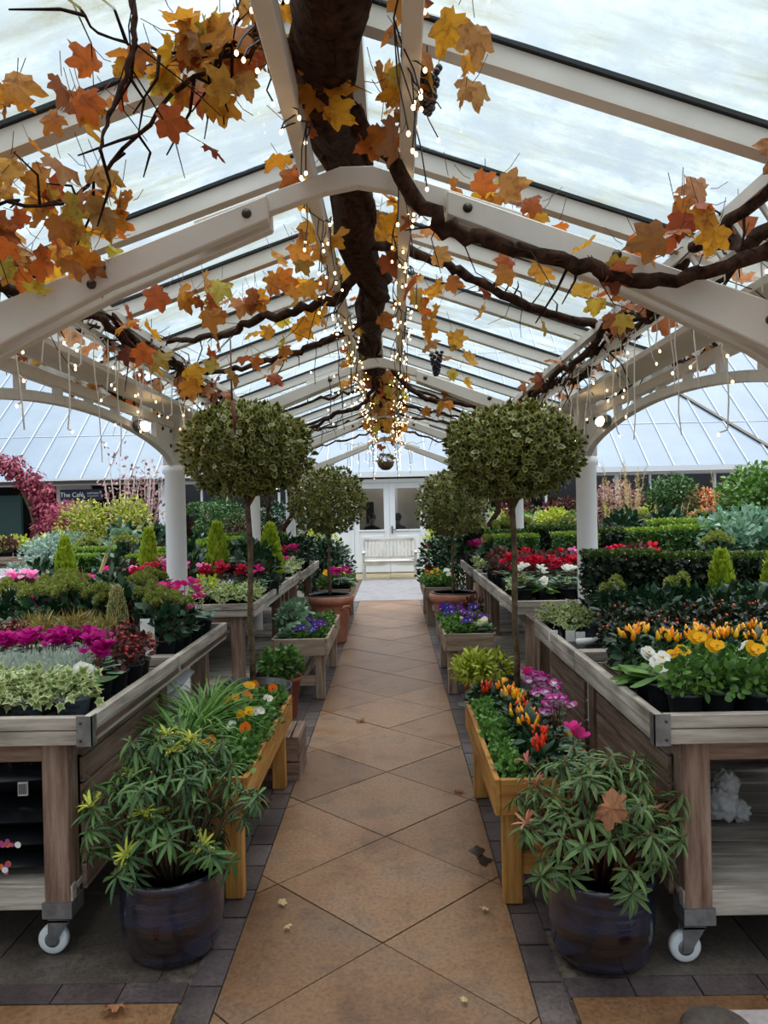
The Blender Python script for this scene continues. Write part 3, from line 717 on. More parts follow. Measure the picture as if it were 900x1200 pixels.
# ------------------------------------------------------------------ glazed canopy
can = thing('glazed_canopy', 'long cream timber canopy with pitched glass roof over the paved path', 'canopy', (XC, 0, 0))
EZc = 2.23; RZ = 2.94; SL = .335; EW = 1.62
TY = [2.36+3.02*k for k in range(-1, 4)]; TY[4] = 11.42
Y0, Y1 = -1.0, 11.6
for y in TY:
    for s in (-1, 1):
        if y < 0: continue
        b = MB(); b.lathe([(.088, 0), (.088, .06), (.072, .1), (.07, 1.80), (.085, 1.82), (.085, 1.87), (.05, 1.875)], 'column_paint', 24, (s*1.44, y, 0))
        c = b.obj('column', can, True)
        q = MB(); q.box(s*1.44-.065, s*1.44+.065, y-.065, y+.065, 1.87, EZc+.02, 'cream_paint'); q.obj('column_head', c, bev=.006)
def boltm():
    b = MB(); v = [(.012, 0), (.012, .008), (.006, .011)]
    b.lathe([(.015, 0), (.015, .003), (.009, .004), (.009, .010), (.002, .011)], 'bolt_steel', 10); return b.mesh('bolt')
BOLT = boltm(); RX90 = Matrix.Rotation(PI/2, 4, 'X')
def slabpoly(b, pts, y0, y1, mat):
    n = len(pts); v = [(x, y0, z) for x, z in pts]+[(x, y1, z) for x, z in pts]
    f = [tuple(range(n)), tuple(range(2*n-1, n-1, -1))]+[(i, n+i, n+(i+1) % n, (i+1) % n) for i in range(n)]
    b.add(v, f, mat)
for y in TY:
    b = MB(); pts = [(-.5, 2.435), (-.13, 2.56), (-.05, 2.588), (.05, 2.588), (.13, 2.56), (.5, 2.435), (.5, 2.375), (.1, 2.512), (.0, 2.53), (-.1, 2.512), (-.5, 2.375)]
    slabpoly(b, pts, y-.02, y+.02, 'cream_paint'); b.obj('collar', can, bev=.003)
    for s in (-1, 1):
        b = MB(); pts = [(s*.27, 2.490), (s*1.5, 2.035), (s*1.5, 1.87), (s*1.40, 1.87), (s*1.20, 2.005), (s*.75, 2.225), (s*.268, 2.418)]
        for dy in ((-.064, -.021), (.021, .064)): slabpoly(b, pts if s > 0 else pts[::-1], y+dy[0], y+dy[1], 'cream_paint')
        o = b.obj('truss_arm', can, bev=.004)
        if y > 0 and y < 9:
            for x, z in ((.33, 2.435), (.77, 2.285), (.80, 2.235), (1.22, 2.08), (1.25, 2.03)): link('bolt', BOLT, o, Matrix.Translation((s*x, y-.064, z)) @ RX90)
# ridge beams (hung under the trusses), purlin and rafters
for s in (-1, 1):
    b = MB(); b.box(s*.152-.022, s*.152+.022, Y0, Y1, 2.555, 2.625, 'cream_paint'); b.obj('ridge_beam', can, bev=.003)
b = MB(); b.box(-.03, .03, Y0, Y1, RZ-.09, RZ+.02, 'cream_paint'); b.obj('ridge_board', can)
RY = [2.12+.76*k for k in range(-4, 13)]
def rf(x): return RZ-SL*abs(x)
for y in RY:
    for s in (-1, 1):
        b = MB(); up = (0, 0, 1)
        p0 = (s*.03, y, RZ-.035); p1 = (s*EW, y, rf(EW)-.045)
        b.bar(p0, p1, .034, .055, 'cream_paint'); b.bar((p0[0], y, p0[2]-.033), (p1[0], y, p1[2]-.033), .055, .016, 'cream_paint')
        b.bar((p0[0], y, p0[2]+.038), (p1[0], y, p1[2]+.038), .06, .012, 'black_seal')
        b.obj('rafter', can)
for i in range(len(RY)-1):
    for s in (-1, 1):
        b = MB(); ya, yb = RY[i], RY[i+1]
        v = [(s*.0, ya, RZ+.012), (s*(EW+.1), ya, rf(EW+.1)+.012), (s*(EW+.1), yb, rf(EW+.1)+.012), (s*.0, yb, RZ+.012)]
        vv = v+[(x, y, z+.006) for x, y, z in v]
        f = [(0, 1, 2, 3), (7, 6, 5, 4), (0, 4, 5, 1), (1, 5, 6, 2), (2, 6, 7, 3), (3, 7, 4, 0)]
        b.add(v, [(0, 1, 2, 3)] if s < 0 else [(3, 2, 1, 0)], 'canopy_glass'); b.obj('glass_pane', can)
for s in (-1, 1):
    b = MB(); xa, xb = sorted((s*1.28, s*1.49)); b.box(xa, xb, Y0, Y1, EZc, EZc+.03, 'cream_paint'); b.obj('soffit_board', can, bev=.003)
    b = MB(); xa, xb = sorted((s*1.46, s*1.50)); b.box(xa, xb, Y0, Y1, EZc+.03, EZc+.12, 'cream_paint'); b.obj('eave_beam', can)
    b = MB(); b.box(*sorted((s*1.60, s*1.645)), Y0, Y1, EZc+.02, EZc+.10, 'cream_paint'); b.obj('gutter_rail', can)
    b = MB(); y = Y0
    while y < Y1: b.bar((s*1.49, y, EZc+.06), (s*1.62, y, EZc+.06), .012, .012, 'bolt_steel'); y += .14
    b.obj('gutter_rungs', can)
    # trellis ladder the vine is trained on
    b = MB()
    for x, z in ((1.17, 2.45), (1.235, 2.345)): b.box(s*x-.018, s*x+.018, Y0, Y1, z-.02, z+.02, 'cream_paint')
    y = Y0+.05
    while y < Y1: b.bar((s*1.17, y, 2.45), (s*1.235, y, 2.345), .014, .014, 'cream_paint', up=(0, 1, 0)); y += .17
    b.obj('trellis_rail', can)
    for k in range(len(TY)-1):
        if TY[k] < 0: continue
        ya, yb = TY[k]+.07, TY[k+1]-.07; b = MB(); L = yb-ya; x = s*1.44
        b.box(x-.022, x+.022, ya, yb, 2.125, 2.175, 'cream_paint')
        def arc(t): return 1.89+.19*math.sin(PI*min(1, max(0, t)))**.62
        n = 26; pr = None
        for i in range(n+1):
            t = i/n; q = (x, ya+L*t, arc(t))
            if pr: b.bar(pr, q, .044, .045, 'cream_paint')
            pr = q
        for i in range(1, 8):
            t = i/8; b.box(x-.018, x+.018, ya+L*t-.022, ya+L*t+.022, arc(t), 2.13, 'cream_paint')
        for e in (0, 1):
            yy = (lambda q: ya+q) if e == 0 else (lambda q: yb-q)
            pts = [(0, 1.88), (0, 2.15), (.34, 2.15), (.34, 2.05), (.15, 1.99)]
            v = [(x-.012, yy(p), z) for p, z in pts]+[(x+.012, yy(p), z) for p, z in pts]
            b.add(v, [(0, 1, 2, 3, 4), (9, 8, 7, 6, 5)]+[(i, 5+i, 5+(i+1) % 5, (i+1) % 5) for i in range(5)], 'cream_paint')
        o = b.obj('arched_bracket', can, bev=.003)
        if k < 3:
            for e in (0, 1):
                for p, z in ((.06, 2.1), (.06, 2.0), (.24, 2.1)):
                    link('bolt', BOLT, o, Matrix.Translation((x-s*.013, (ya+p if e == 0 else yb-p), z)) @ Matrix.Rotation(-s*PI/2, 4, 'Y'))
# bulkhead lamps on the arches
def bulkhead(u, v, D, x, label):
    p = P(u, v, D); t = thing('bulkhead_lamp', label, 'lamp', (x, D, p.z))
    s = 1 if x > 0 else -1
    b = MB(); b.lathe([(.075, 0), (.08, .02), (.06, .05), (.045, .055)], 'galv_metal', 20); o = b.obj('housing', t, True); o.matrix_basis = Matrix.Rotation(-s*PI/2, 4, 'Y') @ Matrix.Diagonal((.5, 1.25, .8, 1))
    b = MB(); b.lathe([(.06, .045), (.055, .065), (.03, .082), (.002, .088)], 'lamp_glow', 20); o = b.obj('lens', t, True); o.matrix_basis = Matrix.Rotation(-s*PI/2, 4, 'Y') @ Matrix.Diagonal((.5, 1.25, .8, 1))
bulkhead(150, 500, 4.55, XC-1.42, 'lit oval bulkhead lamp on the left arch near the sign')
bulkhead(741, 493, 4.75, XC+1.42, 'lit oval bulkhead lamp on the right arch with a yellow leaf below')

# ------------------------------------------------------------------ timber benches and planters
def bench(xa, s, w, y0, y1, label, wood='grey', detail=2, zt=.855, rim=True, clad=False):
    """xa: aisle edge, s: side the bench extends to"""
    t = thing('display_bench', label, 'bench', (xa+s*w/2, (y0+y1)/2, 0)); hx, hy = w/2, (y1-y0)/2; a = -s*hx
    W = 'wood_%s_' % wood; D_ = 'wood_brown_'
    b = MB(); x = -hx+.03; k = 0
    while x < hx-.08: b.box(x, x+.085, -hy+.03, hy-.03, zt-.075, zt-.055, 'wood_dark_y'); x += .095
    b.obj('deck', t)
    if rim:
        for e in (-1, 1):
            b = MB(); ys = sorted((e*hy, e*(hy-.032)))
            b.box(-hx+.033, hx-.033, *ys, zt-.045, zt, W+'x'); b.box(-hx+.033, hx-.033, *[q-e*.004 for q in ys], zt-.098, zt-.049, W+'x'); b.obj('rim_board', t, bev=.003)
            b = MB(); xs = sorted((e*hx, e*(hx-.032)))
            b.box(*xs, -hy+.0, hy-.0, zt-.045, zt, W+'y'); b.box(*[q-e*.004 for q in xs], -hy, hy, zt-.098, zt-.049, W+'y'); b.obj('rim_board', t, bev=.003)
        if detail > 1:
            b = MB(); ax = sorted((a-s*-.045, a-s*.004)); b.box(*sorted((a-s*.004, a+s*.05)), -hy-.004, -hy, zt-.1, zt+.003, 'galv_metal'); b.box(*sorted((a-s*.004, a)), -hy-.004, -hy+.04, zt-.1, zt+.003, 'galv_metal')
            o = b.obj('corner_bracket', t)
            for z in (zt-.02, zt-.08): link('screw', SCREW, o, Matrix.Translation((a+s*.035, -hy-.005, z)) @ RX90)
    b = MB(); b.box(-hx+.1, hx-.1, -hy+.06, -hy+.1, zt-.17, zt-.085, D_+'x'); b.box(-hx+.1, hx-.1, hy-.1, hy-.06, zt-.17, zt-.085, D_+'x')
    b.box(*sorted((a+s*.1, a+s*.14)), -hy+.1, hy-.1, zt-.17, zt-.085, D_+'y'); b.box(*sorted((-a-s*.1, -a-s*.14)), -hy+.1, hy-.1, zt-.17, zt-.085, D_+'y'); b.obj('apron', t, bev=.003)
    lz = .17 if detail > 1 else 0
    for ex in (-1, 1):
        for ey in (-1, 1):
            b = MB(); cx, cy = ex*(hx-.15), ey*(hy-.09); b.box(cx-.045, cx+.045, cy-.045, cy+.045, lz, zt-.077, D_+'z'); o = b.obj('leg', t, bev=.004)
            if detail > 1:
                c = MB(); c.box(cx-.052, cx+.052, cy-.052, cy+.052, .145, .20, 'galv_metal'); c.lathe([(.02, .12), (.028, .145)], 'galv_metal', 12, (cx, cy, 0))
                sx = cx-.035*1
                for d in (-.022, .022): slabpoly(c, [(cx-.045, .125), (cx+.03, .125), (sx+.012, .04), (sx-.012, .04)], cy+d-.003, cy+d+.003, 'galv_metal')
                c.box(cx-.045, cx+.03, cy-.025, cy+.025, .118, .128, 'galv_metal')
                c.obj('caster_fork', o)
                w_ = MB(); pr = [(.028, -.016), (.045, -.016), (.052, -.010), (.052, .010), (.045, .016), (.028, .016)]
                w_.lathe(pr, 'wheel_white', 24); w_.lathe([(.026, -.0172), (.031, -.012), (.031, .012), (.026, .0172)], 'galv_metal', 16)
                link('wheel', w_.mesh('wheel'), o, Matrix.Translation((sx, cy, .052)) @ RX90)
    if detail:
        b = MB(); b.box(-hx+.1, hx-.1, -hy+.05, -hy+.09, .17, .255, W+'x'); b.obj('bottom_rail', t, bev=.004); b = MB(); b.box(-hx+.1, hx-.1, hy-.09, hy-.05, .17, .255, W+'x'); b.obj('bottom_rail', t, bev=.004)
        b = MB(); y = -hy+.1
        while y < hy-.12: b.box(-hx+.1, hx-.1, y, y+.11, .225, .245, W+'x'); y += .118
        b.obj('shelf', t)
        b = MB(); z = .2
        while z < .68: b.box(*sorted((-a-s*.085, -a-s*.103)), -hy+.06, hy-.06, z, z+.088, D_+'y'); z += .096
        b.obj('back_cladding', t)  # far-side boards added to block light and darken the space underneath
        if detail > 1 or clad:
            b = MB(); z = .2
            while z < .68: b.box(*sorted((a+s*.085, a+s*.103)), -hy+.14, hy-.06, z, z+.088, D_+'y'); z += .096
            b.obj('side_cladding', t, bev=.003)
    return t
SCREW = MB().lathe([(.005, 0), (.005, .002), (.002, .003)], 'bolt_steel', 8).mesh('screw')
bench(-1.045, -1, 1.25, 2.60, 3.68, 'nearest left display bench with black bags on its lower shelf', detail=2)
bench(-1.045, -1, 1.25, 3.69, 4.74, 'second display bench on the left, with cyclamens at its far corner', detail=1)
bench(-1.035, -1, 1.45, 5.66, 7.74, 'third left display bench, behind the trunk of the near topiary', detail=1)
bench(-1.03, -1, 1.45, 7.76, 8.28, 'short display bench just before the second left column', detail=1)
bench(-1.00, -1, 1.45, 8.52, 10.2, 'farthest display bench in the left aisle row', detail=1)
bench(.835, 1, 1.25, 2.50, 3.62, 'nearest right display bench with an empty lower shelf and white bag', detail=2)
bench(.83, 1, 1.25, 3.63, 4.62, 'second display bench on the right, half empty with black matting', detail=1, clad=True)
bench(.85, 1, 1.45, 4.66, 5.27, 'flat rimless timber bench on the right beside the topiary trunk', detail=0, rim=False)
bench(.84, 1, 1.45, 5.50, 7.78, 'third right display bench carrying red cyclamens and white flowers', detail=1)
bench(.84, 1, 1.45, 7.80, 8.28, 'short display bench just before the second right column', detail=1)
bench(.84, 1, 1.45, 8.52, 10.3, 'farthest display bench in the right aisle row', detail=1)
bench(-2.75, -1, 1.7, 5.3, 7.6, 'left outer display bench packed with conifers and box', detail=0)
bench(-2.75, -1, 1.7, 7.8, 10.2, 'left outer display bench farther back with yellow shrubs', detail=0)
bench(2.6, 1, 1.7, 5.3, 7.6, 'right outer display bench with box hedging plants', detail=0)
bench(2.6, 1, 1.7, 7.8, 10.2, 'right outer display bench farther back with glaucous foliage', detail=0)
tb = bench(-5.2, -1, 2.0, 11.2, 12.4, 'pale timber table of succulents at the far left edge', wood='weather', detail=0, zt=.93)
bench(1.2, 1, 4.2, 12.6, 13.8, 'long pale timber table behind the right benches, green bedding on it', wood='new', detail=0, zt=1.12)

def planter(xa, s, w, y0, y1, label, wood, zt=.5):
    t = thing('planter_bench', label, 'planter', (xa+s*w/2, (y0+y1)/2, 0)); hx, hy = w/2, (y1-y0)/2; a = -s*hx; W = 'wood_%s_' % wood
    b = MB(); b.box(-hx+.02, hx-.02, -hy+.02, hy-.02, zt-.135, zt-.115, W+'y'); b.obj('base_board', t)
    for e in (-1, 1):
        b = MB(); b.box(*sorted((e*hx, e*(hx-.022))), -hy, hy, zt-.14, zt, W+'y'); b.obj('side_board', t, bev=.003)
        b = MB(); b.box(-hx+.023, hx-.023, *sorted((e*(hy-.002), e*(hy-.024))), zt-.14, zt-.001, W+'x'); b.obj('end_board', t, bev=.003)
    for ex in (-1, 1):
        for ey in (-1, 1):
            cx, cy = ex*(hx-.07), ey*(hy-.07); b = MB(); b.box(cx-.037, cx+.037, cy-.03, cy+.03, 0, zt-.136, W+'z'); b.obj('leg', t, bev=.004)
    b = MB()
    for ey in (-1, 1): b.box(-hx+.1, hx-.1, ey*(hy-.07)-.018, ey*(hy-.07)+.018, .11, .19, W+'x')
    b.box(-.02, .02, -hy+.08, hy-.08, .12, .18, W+'y'); b.obj('stretcher', t, bev=.003)
    return t
planter(-.595, -1, .42, 3.0, 4.33, 'new golden timber planter left of the path filled with violas', 'new')
planter(.365, 1, .43, 2.93, 4.15, 'new golden timber planter right of the path filled with peppers', 'new')
planter(-.55, -1, .46, 6.17, 7.56, 'weathered planter left of the path with blue pansies and kale', 'weather')
planter(.39, 1, .43, 6.27, 7.44, 'weathered planter right of the path with pansies and ornamental cabbages', 'weather')
planter(-.57, -1, .43, 9.9, 11.2, 'far left planter behind the terracotta topiary pot', 'weather')
planter(.37, 1, .43, 9.9, 11.2, 'far right planter behind the terracotta topiary pot', 'weather')
# crate under the left planter's far end
t = thing('wooden_crate', 'small slatted wooden crate beside the new left planter', 'crate', (-.665, 4.53, 0))
for e in (-1, 1):
    b = MB(); b.box(-.09, .09, *sorted((e*.152, e*.168)), 0, .10, 'wood_brown_x'); b.box(-.09, .09, *sorted((e*.152, e*.168)), .11, .235, 'wood_brown_x'); b.obj('end_board', t)
    b = MB(); b.box(*sorted((e*.09, e*.102)), -.17, .17, .0, .1, 'wood_brown_y'); b.box(*sorted((e*.09, e*.102)), -.17, .17, .11, .235, 'wood_brown_y'); b.obj('side_board', t)
b = MB()
for i in range(4): b.box(-.1+i*.052, -.1+i*.052+.042, -.17, .17, .236, .248, 'wood_brown_y')
b.obj('top_slat', t)
b = MB(); b.lathe([(.014, 0), (.014, .002)], 'black_plastic', 14); o = b.obj('hand_hole', t); o.matrix_basis = Matrix.Translation((.1025, -.08, .17)) @ Matrix.Rotation(PI/2, 4, 'Y') @ Matrix.Diagonal((1, 2.2, 1, 1))  # flat black disc on the board paints the dark of the hole
# white slatted garden seat
t = thing('garden_bench', 'pale slatted timber garden bench in front of the white double doors', 'bench', (XC-.01, 16.6, 0), s=.9); hw = .62
for s in (-1, 1):
    b = MB(); b.box(s*hw-.03, s*hw+.03, -.28, -.22, 0, .62, 'wood_teak_z'); b.obj('leg', t, bev=.004)
    b = MB(); b.bar((s*hw, .22, 0), (s*hw, .26, .45), .06, .06, 'wood_teak_z', up=(0, 1, 0)); b.bar((s*hw, .26, .43), (s*hw, .36, .95), .06, .05, 'wood_teak_z', up=(0, 1, 0)); b.obj('leg', t, bev=.004)
    b = MB(); b.box(s*hw-.035, s*hw+.035, -.31, .28, .62, .65, 'wood_teak_y'); b.obj('armrest', t, bev=.004)
b = MB()
for i in range(6): b.box(-hw, hw, -.28+i*.085, -.28+i*.085+.07, .42, .445, 'wood_teak_x')
b.box(-hw, hw, -.27, -.24, .35, .42, 'wood_teak_x'); b.obj('seat_slats', t, bev=.003)
b = MB(); b.bar((-hw, .355, .92), (hw, .355, .92), .04, .075, 'wood_teak_x'); b.bar((-hw, .275, .50), (hw, .275, .50), .04, .05, 'wood_teak_x'); b.obj('back_rail', t, bev=.003)
for i in range(13):
    x = -hw+.09+i*(2*hw-.18)/12; b = MB(); b.bar((x, .278, .5), (x, .352, .9), .05, .016, 'wood_teak_z', up=(0, 1, 0)); b.obj('back_slat', t, bev=.002)
# ------------------------------------------------------------------ prototypes (two or three of each kind)
def V(fn, count_, *a, **k): return [fn(*a, **k) for _ in range(count_)]
PR = {}
for c in ('magenta', 'hotpink', 'pink', 'palepink', 'red', 'crimson', 'white'): PR['cyc_'+c] = V(p_cyclamen, 3, 'pt_'+c, 4 if c == 'white' else 7)
PR['cyc_bi'] = V(p_cyclamen, 3, 'pt_bicolor', 10, hi=.19)
PR['cyc_mass'] = V(p_cyclamen, 3, 'pt_magenta', 12, hi=.12)
PR['cyc_leaf'] = V(p_cyclamen, 2, 'pt_hotpink', 2, hi=.17)
PR['ivy'] = V(p_ivy, 3); PR['ivy_small'] = V(p_ivy, 3, pot='pot_black', n=120, w=.1, h=.06)
PR['silver'] = V(p_silver, 3)
PR['primrose_white'] = V(p_primrose, 2, 'pt_white', 8); PR['primrose_yellow'] = V(p_primrose, 2, 'pt_yellow', 6)
PR['viola_yellow'] = V(p_viola, 3, ['pt_yellow'], 2, fr=.024, n=120, hi=.1, wide=.088, lsz=(.018, .03, .024, .038)); PR['viola_orange'] = V(p_viola, 2, ['pt_orange'], 1, fr=.026, eye='pt_redorange')
PR['viola_white'] = V(p_viola, 2, ['pt_white'], 2, fr=.026); PR['viola_leaf'] = V(p_viola, 3, [], 0, n=120, hi=.085, wide=.082, lsz=(.018, .03, .024, .038)); PR['viola_blue'] = V(p_viola, 3, ['pt_blue', 'pt_purple'], 4, fr=.024, eye='pt_white')
PR['viola_purple'] = V(p_viola, 2, ['pt_purple'], 5, fr=.024)
PR['basil'] = V(p_viola, 3, [], 0, leaf='lf_basil', n=190, hi=.085, wide=.068, lsz=(.014, .022, .018, .028))
PR['pepper_orange'] = V(p_pepper, 3, ['pepper_orange', 'pepper_yellow'], 14); PR['pepper_red'] = V(p_pepper, 3, ['pepper_red'], 12); PR['pepper_mixed'] = V(p_pepper, 2, ['pepper_orange', 'pepper_red'], 14)
PR['gaultheria'] = V(p_berrybush, 2, 'berry_red', 'lf_burg', 34, .12, .085)
PR['solanum'] = V(p_berrybush, 3, 'berry_orange', 'lf_deep', 7, .15, .1, 'oval', (.022, .036), 330)
PR['heather'] = [p_berrybush('berry_red', 'lf_bronze', 0, .13, .09, 'needle', (.04, .07), 420) for _ in range(2)]
PR['skimmia'] = V(p_skimmia, 3, 7); PR['skimmia_tall'] = V(p_skimmia, 2, 3, hh=.26, w=.1)
PR['rhodo'] = [p_skimmia(0, leaf='lf_dark', hh=.24, w=.13)]
PR['euonymus'] = [p_cone(.32, .075, 'lf_euonymus', 520, .11, (.03, .045))]
PR['conifer'] = V(p_cone, 3); PR['conifer_big'] = V(p_cone, 2, .42, .095, n=1300)
PR['hedge'] = V(p_hedge, 3); PR['hedge_dark'] = [p_hedge(.36, .2, .34, 'lf_deep', 'lf_boxdark', size=(.016, .025), n=2000) for _ in range(2)]
PR['hedge_low'] = V(p_hedge, 2, h=.22)
PR['cordyline'] = V(p_spiky, 1, 14, (.22, .36), 'lf_bronze', spread=.45, wid=.8)
PR['kale'] = V(p_rosette, 2, 'lf_kale'); PR['cabbage'] = V(p_rosette, 2, 'lf_kale', 30, .085, (.06, .085), 'lf_cream')
PR['sedum'] = V(p_rosette, 2, 'lf_bluegreen', 20, .07, (.03, .045), None, 'oval')
PR['skimgreen'] = [p_skimmia(5, 'lf_kale', 'lf_kale', .16, .1)]
PR['burg'] = [p_berrybush('berry_red', 'lf_burg', 6, .15, .1, 'oval', (.03, .05), 200) for _ in range(2)]
PR['fern_lime'] = [p_viola([], 0, 'lf_lime', n=120, hi=.12, wide=.1)]
ORD = ['first', 'second', 'third', 'fourth', 'fifth', 'sixth', 'seventh', 'eighth', 'ninth', 'tenth', 'eleventh', 'twelfth', 'thirteenth', 'fourteenth']
INFO = {
 'cyc_magenta': ('cyclamen', 'magenta cyclamen', 'cyclamen'), 'cyc_mass': ('cyclamen', 'massed magenta cyclamen', 'cyclamen'), 'cyc_hotpink': ('cyclamen', 'bright pink cyclamen', 'cyclamen'), 'cyc_pink': ('cyclamen', 'soft pink cyclamen', 'cyclamen'),
 'cyc_palepink': ('cyclamen', 'pale pink cyclamen', 'cyclamen'), 'cyc_red': ('cyclamen', 'scarlet cyclamen', 'cyclamen'), 'cyc_crimson': ('cyclamen', 'crimson cyclamen', 'cyclamen'), 'cyc_white': ('cyclamen', 'white cyclamen', 'cyclamen'),
 'cyc_bi': ('cyclamen', 'white and purple cyclamen', 'cyclamen'), 'cyc_leaf': ('cyclamen', 'mostly leafy cyclamen', 'cyclamen'),
 'ivy': ('ivy', 'variegated ivy in blue-grey pot', 'ivy'), 'ivy_small': ('ivy', 'small variegated ivy', 'ivy'), 'silver': ('silver_bush', 'wiry silver foliage plant', 'plant'),
 'primrose_white': ('primrose', 'white primrose', 'primrose'), 'primrose_yellow': ('primrose', 'yellow primrose', 'primrose'), 'viola_yellow': ('viola', 'yellow viola', 'viola'), 'viola_orange': ('viola', 'orange viola', 'viola'),
 'viola_white': ('viola', 'white viola', 'viola'), 'viola_leaf': ('viola', 'flowerless viola', 'viola'), 'viola_blue': ('pansy', 'blue pansy', 'pansy'), 'viola_purple': ('pansy', 'purple pansy', 'pansy'), 'basil': ('bedding_plant', 'leafy green bedding plant', 'plant'),
 'pepper_orange': ('ornamental_pepper', 'orange ornamental pepper', 'pepper plant'), 'pepper_red': ('ornamental_pepper', 'red ornamental pepper', 'pepper plant'), 'pepper_mixed': ('ornamental_pepper', 'orange and red ornamental pepper', 'pepper plant'),
 'gaultheria': ('berry_shrub', 'red-berried burgundy shrub', 'shrub'), 'solanum': ('berry_shrub', 'dark shrub with orange berries', 'shrub'), 'heather': ('heather', 'bronze-green heather', 'heather'),
 'skimmia': ('skimmia', 'yellow-green budded skimmia', 'shrub'), 'skimmia_tall': ('skimmia', 'upright skimmia', 'shrub'), 'rhodo': ('rhododendron', 'dark glossy rhododendron', 'shrub'), 'euonymus': ('euonymus', 'cream-variegated upright euonymus', 'shrub'),
 'conifer': ('dwarf_conifer', 'lime-green cone conifer', 'conifer'), 'conifer_big': ('dwarf_conifer', 'large lime-green cone conifer', 'conifer'), 'hedge': ('box_hedge', 'clipped green hedging block', 'hedge'), 'hedge_dark': ('box_hedge', 'dark clipped hedging block', 'hedge'), 'hedge_low': ('box_hedge', 'low clipped hedging block', 'hedge'),
 'cordyline': ('cordyline', 'spiky bronze cordyline', 'plant'), 'kale': ('ornamental_kale', 'grey-green kale', 'kale'), 'cabbage': ('ornamental_cabbage', 'cream-hearted ornamental cabbage', 'cabbage'), 'sedum': ('succulent', 'blue-green succulent', 'succulent'),
 'skimgreen': ('euphorbia', 'pale green euphorbia', 'plant'), 'burg': ('leafy_shrub', 'burgundy-leaved shrub', 'shrub'), 'fern_lime': ('foliage_plant', 'lime foliage plant', 'plant'),
}
def vis(x, y, z, m=70, top=False):
    u, v = U(x, y, z); return -m < u < 900+m and v < 1300
CNT = {}
def row(keys, xs, y, z, where, side, s=1.0, jit=.02, rz=None):
    """a row of pots running away from the aisle; labels count from the aisle"""
    if isinstance(keys, str): keys = [keys]
    cnt = {}
    for i, x in enumerate(xs):
        k = keys[i % len(keys)]
        if not k: continue
        yy = y+rnd.uniform(-jit, jit); xx = x+rnd.uniform(-jit, jit)*.5
        if not vis(xx, yy, z+.15): continue
        cnt[k] = cnt.get(k, 0)+1
        nm, look, cat = INFO[k]; PRk = PR[k]; pr = PRk[rnd.randrange(len(PRk))]
        lab = '%s, %s from path, %s' % (look, ORD[min(cnt[k]-1, 13)], where)
        place(pr, nm, lab, cat, (xx, yy, z), (rnd.uniform(-.5, .5) if k.startswith(('viola', 'primrose')) else rnd.uniform(0, 6.28)) if rz is None else rz+rnd.uniform(-.06, .06), s*rnd.uniform(.93, 1.07), look+'s on the benches' if 'bench' in where else look+'s in the planters')
def xs(x0, step, n): return [x0+step*i for i in range(n)]
DK = .801   # bench deck

# left nearest bench
w = '%s row, nearest left bench'
L0 = -1.17
row('ivy', xs(L0, -.155, 3), 2.74, DK, w % 'front', -1, 1.05)
row(['primrose_white', 'ivy', 'ivy'], xs(L0-.03, -.16, 3), 2.89, DK, w % 'second', -1)
row(['cyc_mass', 'silver', 'silver', 'silver'], xs(L0-.01, -.14, 4), 3.03, DK, w % 'third', -1)
row(['gaultheria', 'silver', 'silver', 'silver', 'silver'], xs(L0, -.13, 5), 3.17, DK, w % 'fourth', -1)
row(['gaultheria', 'cyc_mass'], xs(L0+.01, -.14, 2), 3.32, DK, w % 'fifth', -1, .95)
row('cyc_mass', xs(L0-.30, -.12, 4), 3.34, DK, w % 'fifth', -1)
row(['gaultheria', 'gaultheria', 'cyc_mass', 'cyc_mass', 'cyc_mass', 'gaultheria'], xs(L0, -.13, 6), 3.48, DK, w % 'sixth', -1, .92)
w = '%s row, second left bench'
row(['skimmia', 'gaultheria', 'heather', 'heather', 'heather', 'gaultheria'], xs(L0-.0, -.15, 6), 3.84, DK, w % 'front', -1)
row(['skimmia', None, 'euonymus', 'heather', 'heather', 'heather', 'kale'], xs(L0, -.15, 7), 4.02, DK, w % 'second', -1, .9)
row(['cyc_hotpink', 'skimmia', 'rhodo', 'skimmia', 'skimmia', 'skimmia', 'kale'], xs(L0, -.155, 7), 4.2, DK, w % 'third', -1, .95)
row('cyc_hotpink', [-1.24], 4.31, DK, 'edge of the third row, second left bench', -1, 1.4)
row(['cyc_leaf', 'cyc_hotpink', 'skimmia', 'rhodo', None, 'skimmia', 'cyc_hotpink', 'skimmia'], xs(L0, -.15, 8), 4.4, DK, w % 'fourth', -1, 1.05)
row('cordyline', [-1.74], 4.38, DK, w % 'fourth', -1, 1.35)
row(['cyc_leaf', 'cyc_leaf', 'skimmia', 'rhodo', 'cyc_pink', 'skimmia', 'cyc_pink', 'kale'], xs(L0, -.15, 8), 4.6, DK, w % 'back', -1, 1.05)
# left third bench
w = '%s row, third left bench'
L1 = -1.13
row('ivy_small', xs(L1, -.16, 9), 5.79, DK, w % 'front', -1, 1.1)
row(['ivy_small', 'ivy_small', 'fern_lime', 'ivy_small'], xs(L1, -.16, 9), 5.95, DK, w % 'second', -1, 1.1)
row(['cyc_leaf', 'viola_purple', 'viola_purple', 'viola_blue'], xs(L1, -.16, 9), 6.12, DK, w % 'third', -1)
row(['cyc_leaf', 'cyc_crimson', 'cyc_crimson', 'cyc_crimson'], xs(L1, -.15, 9), 6.3, DK, w % 'fourth', -1, 1.15)
row(['rhodo', 'cyc_leaf', 'cyc_crimson', 'cyc_pink'], xs(L1, -.16, 9), 6.5, DK, w % 'fifth', -1, 1.15)
row(['conifer', 'rhodo', 'burg', 'conifer', 'burg', 'rhodo', 'cyc_pink', 'conifer', 'burg'], xs(L1+.03, -.15, 9), 6.72, DK, w % 'sixth', -1, 1.3)
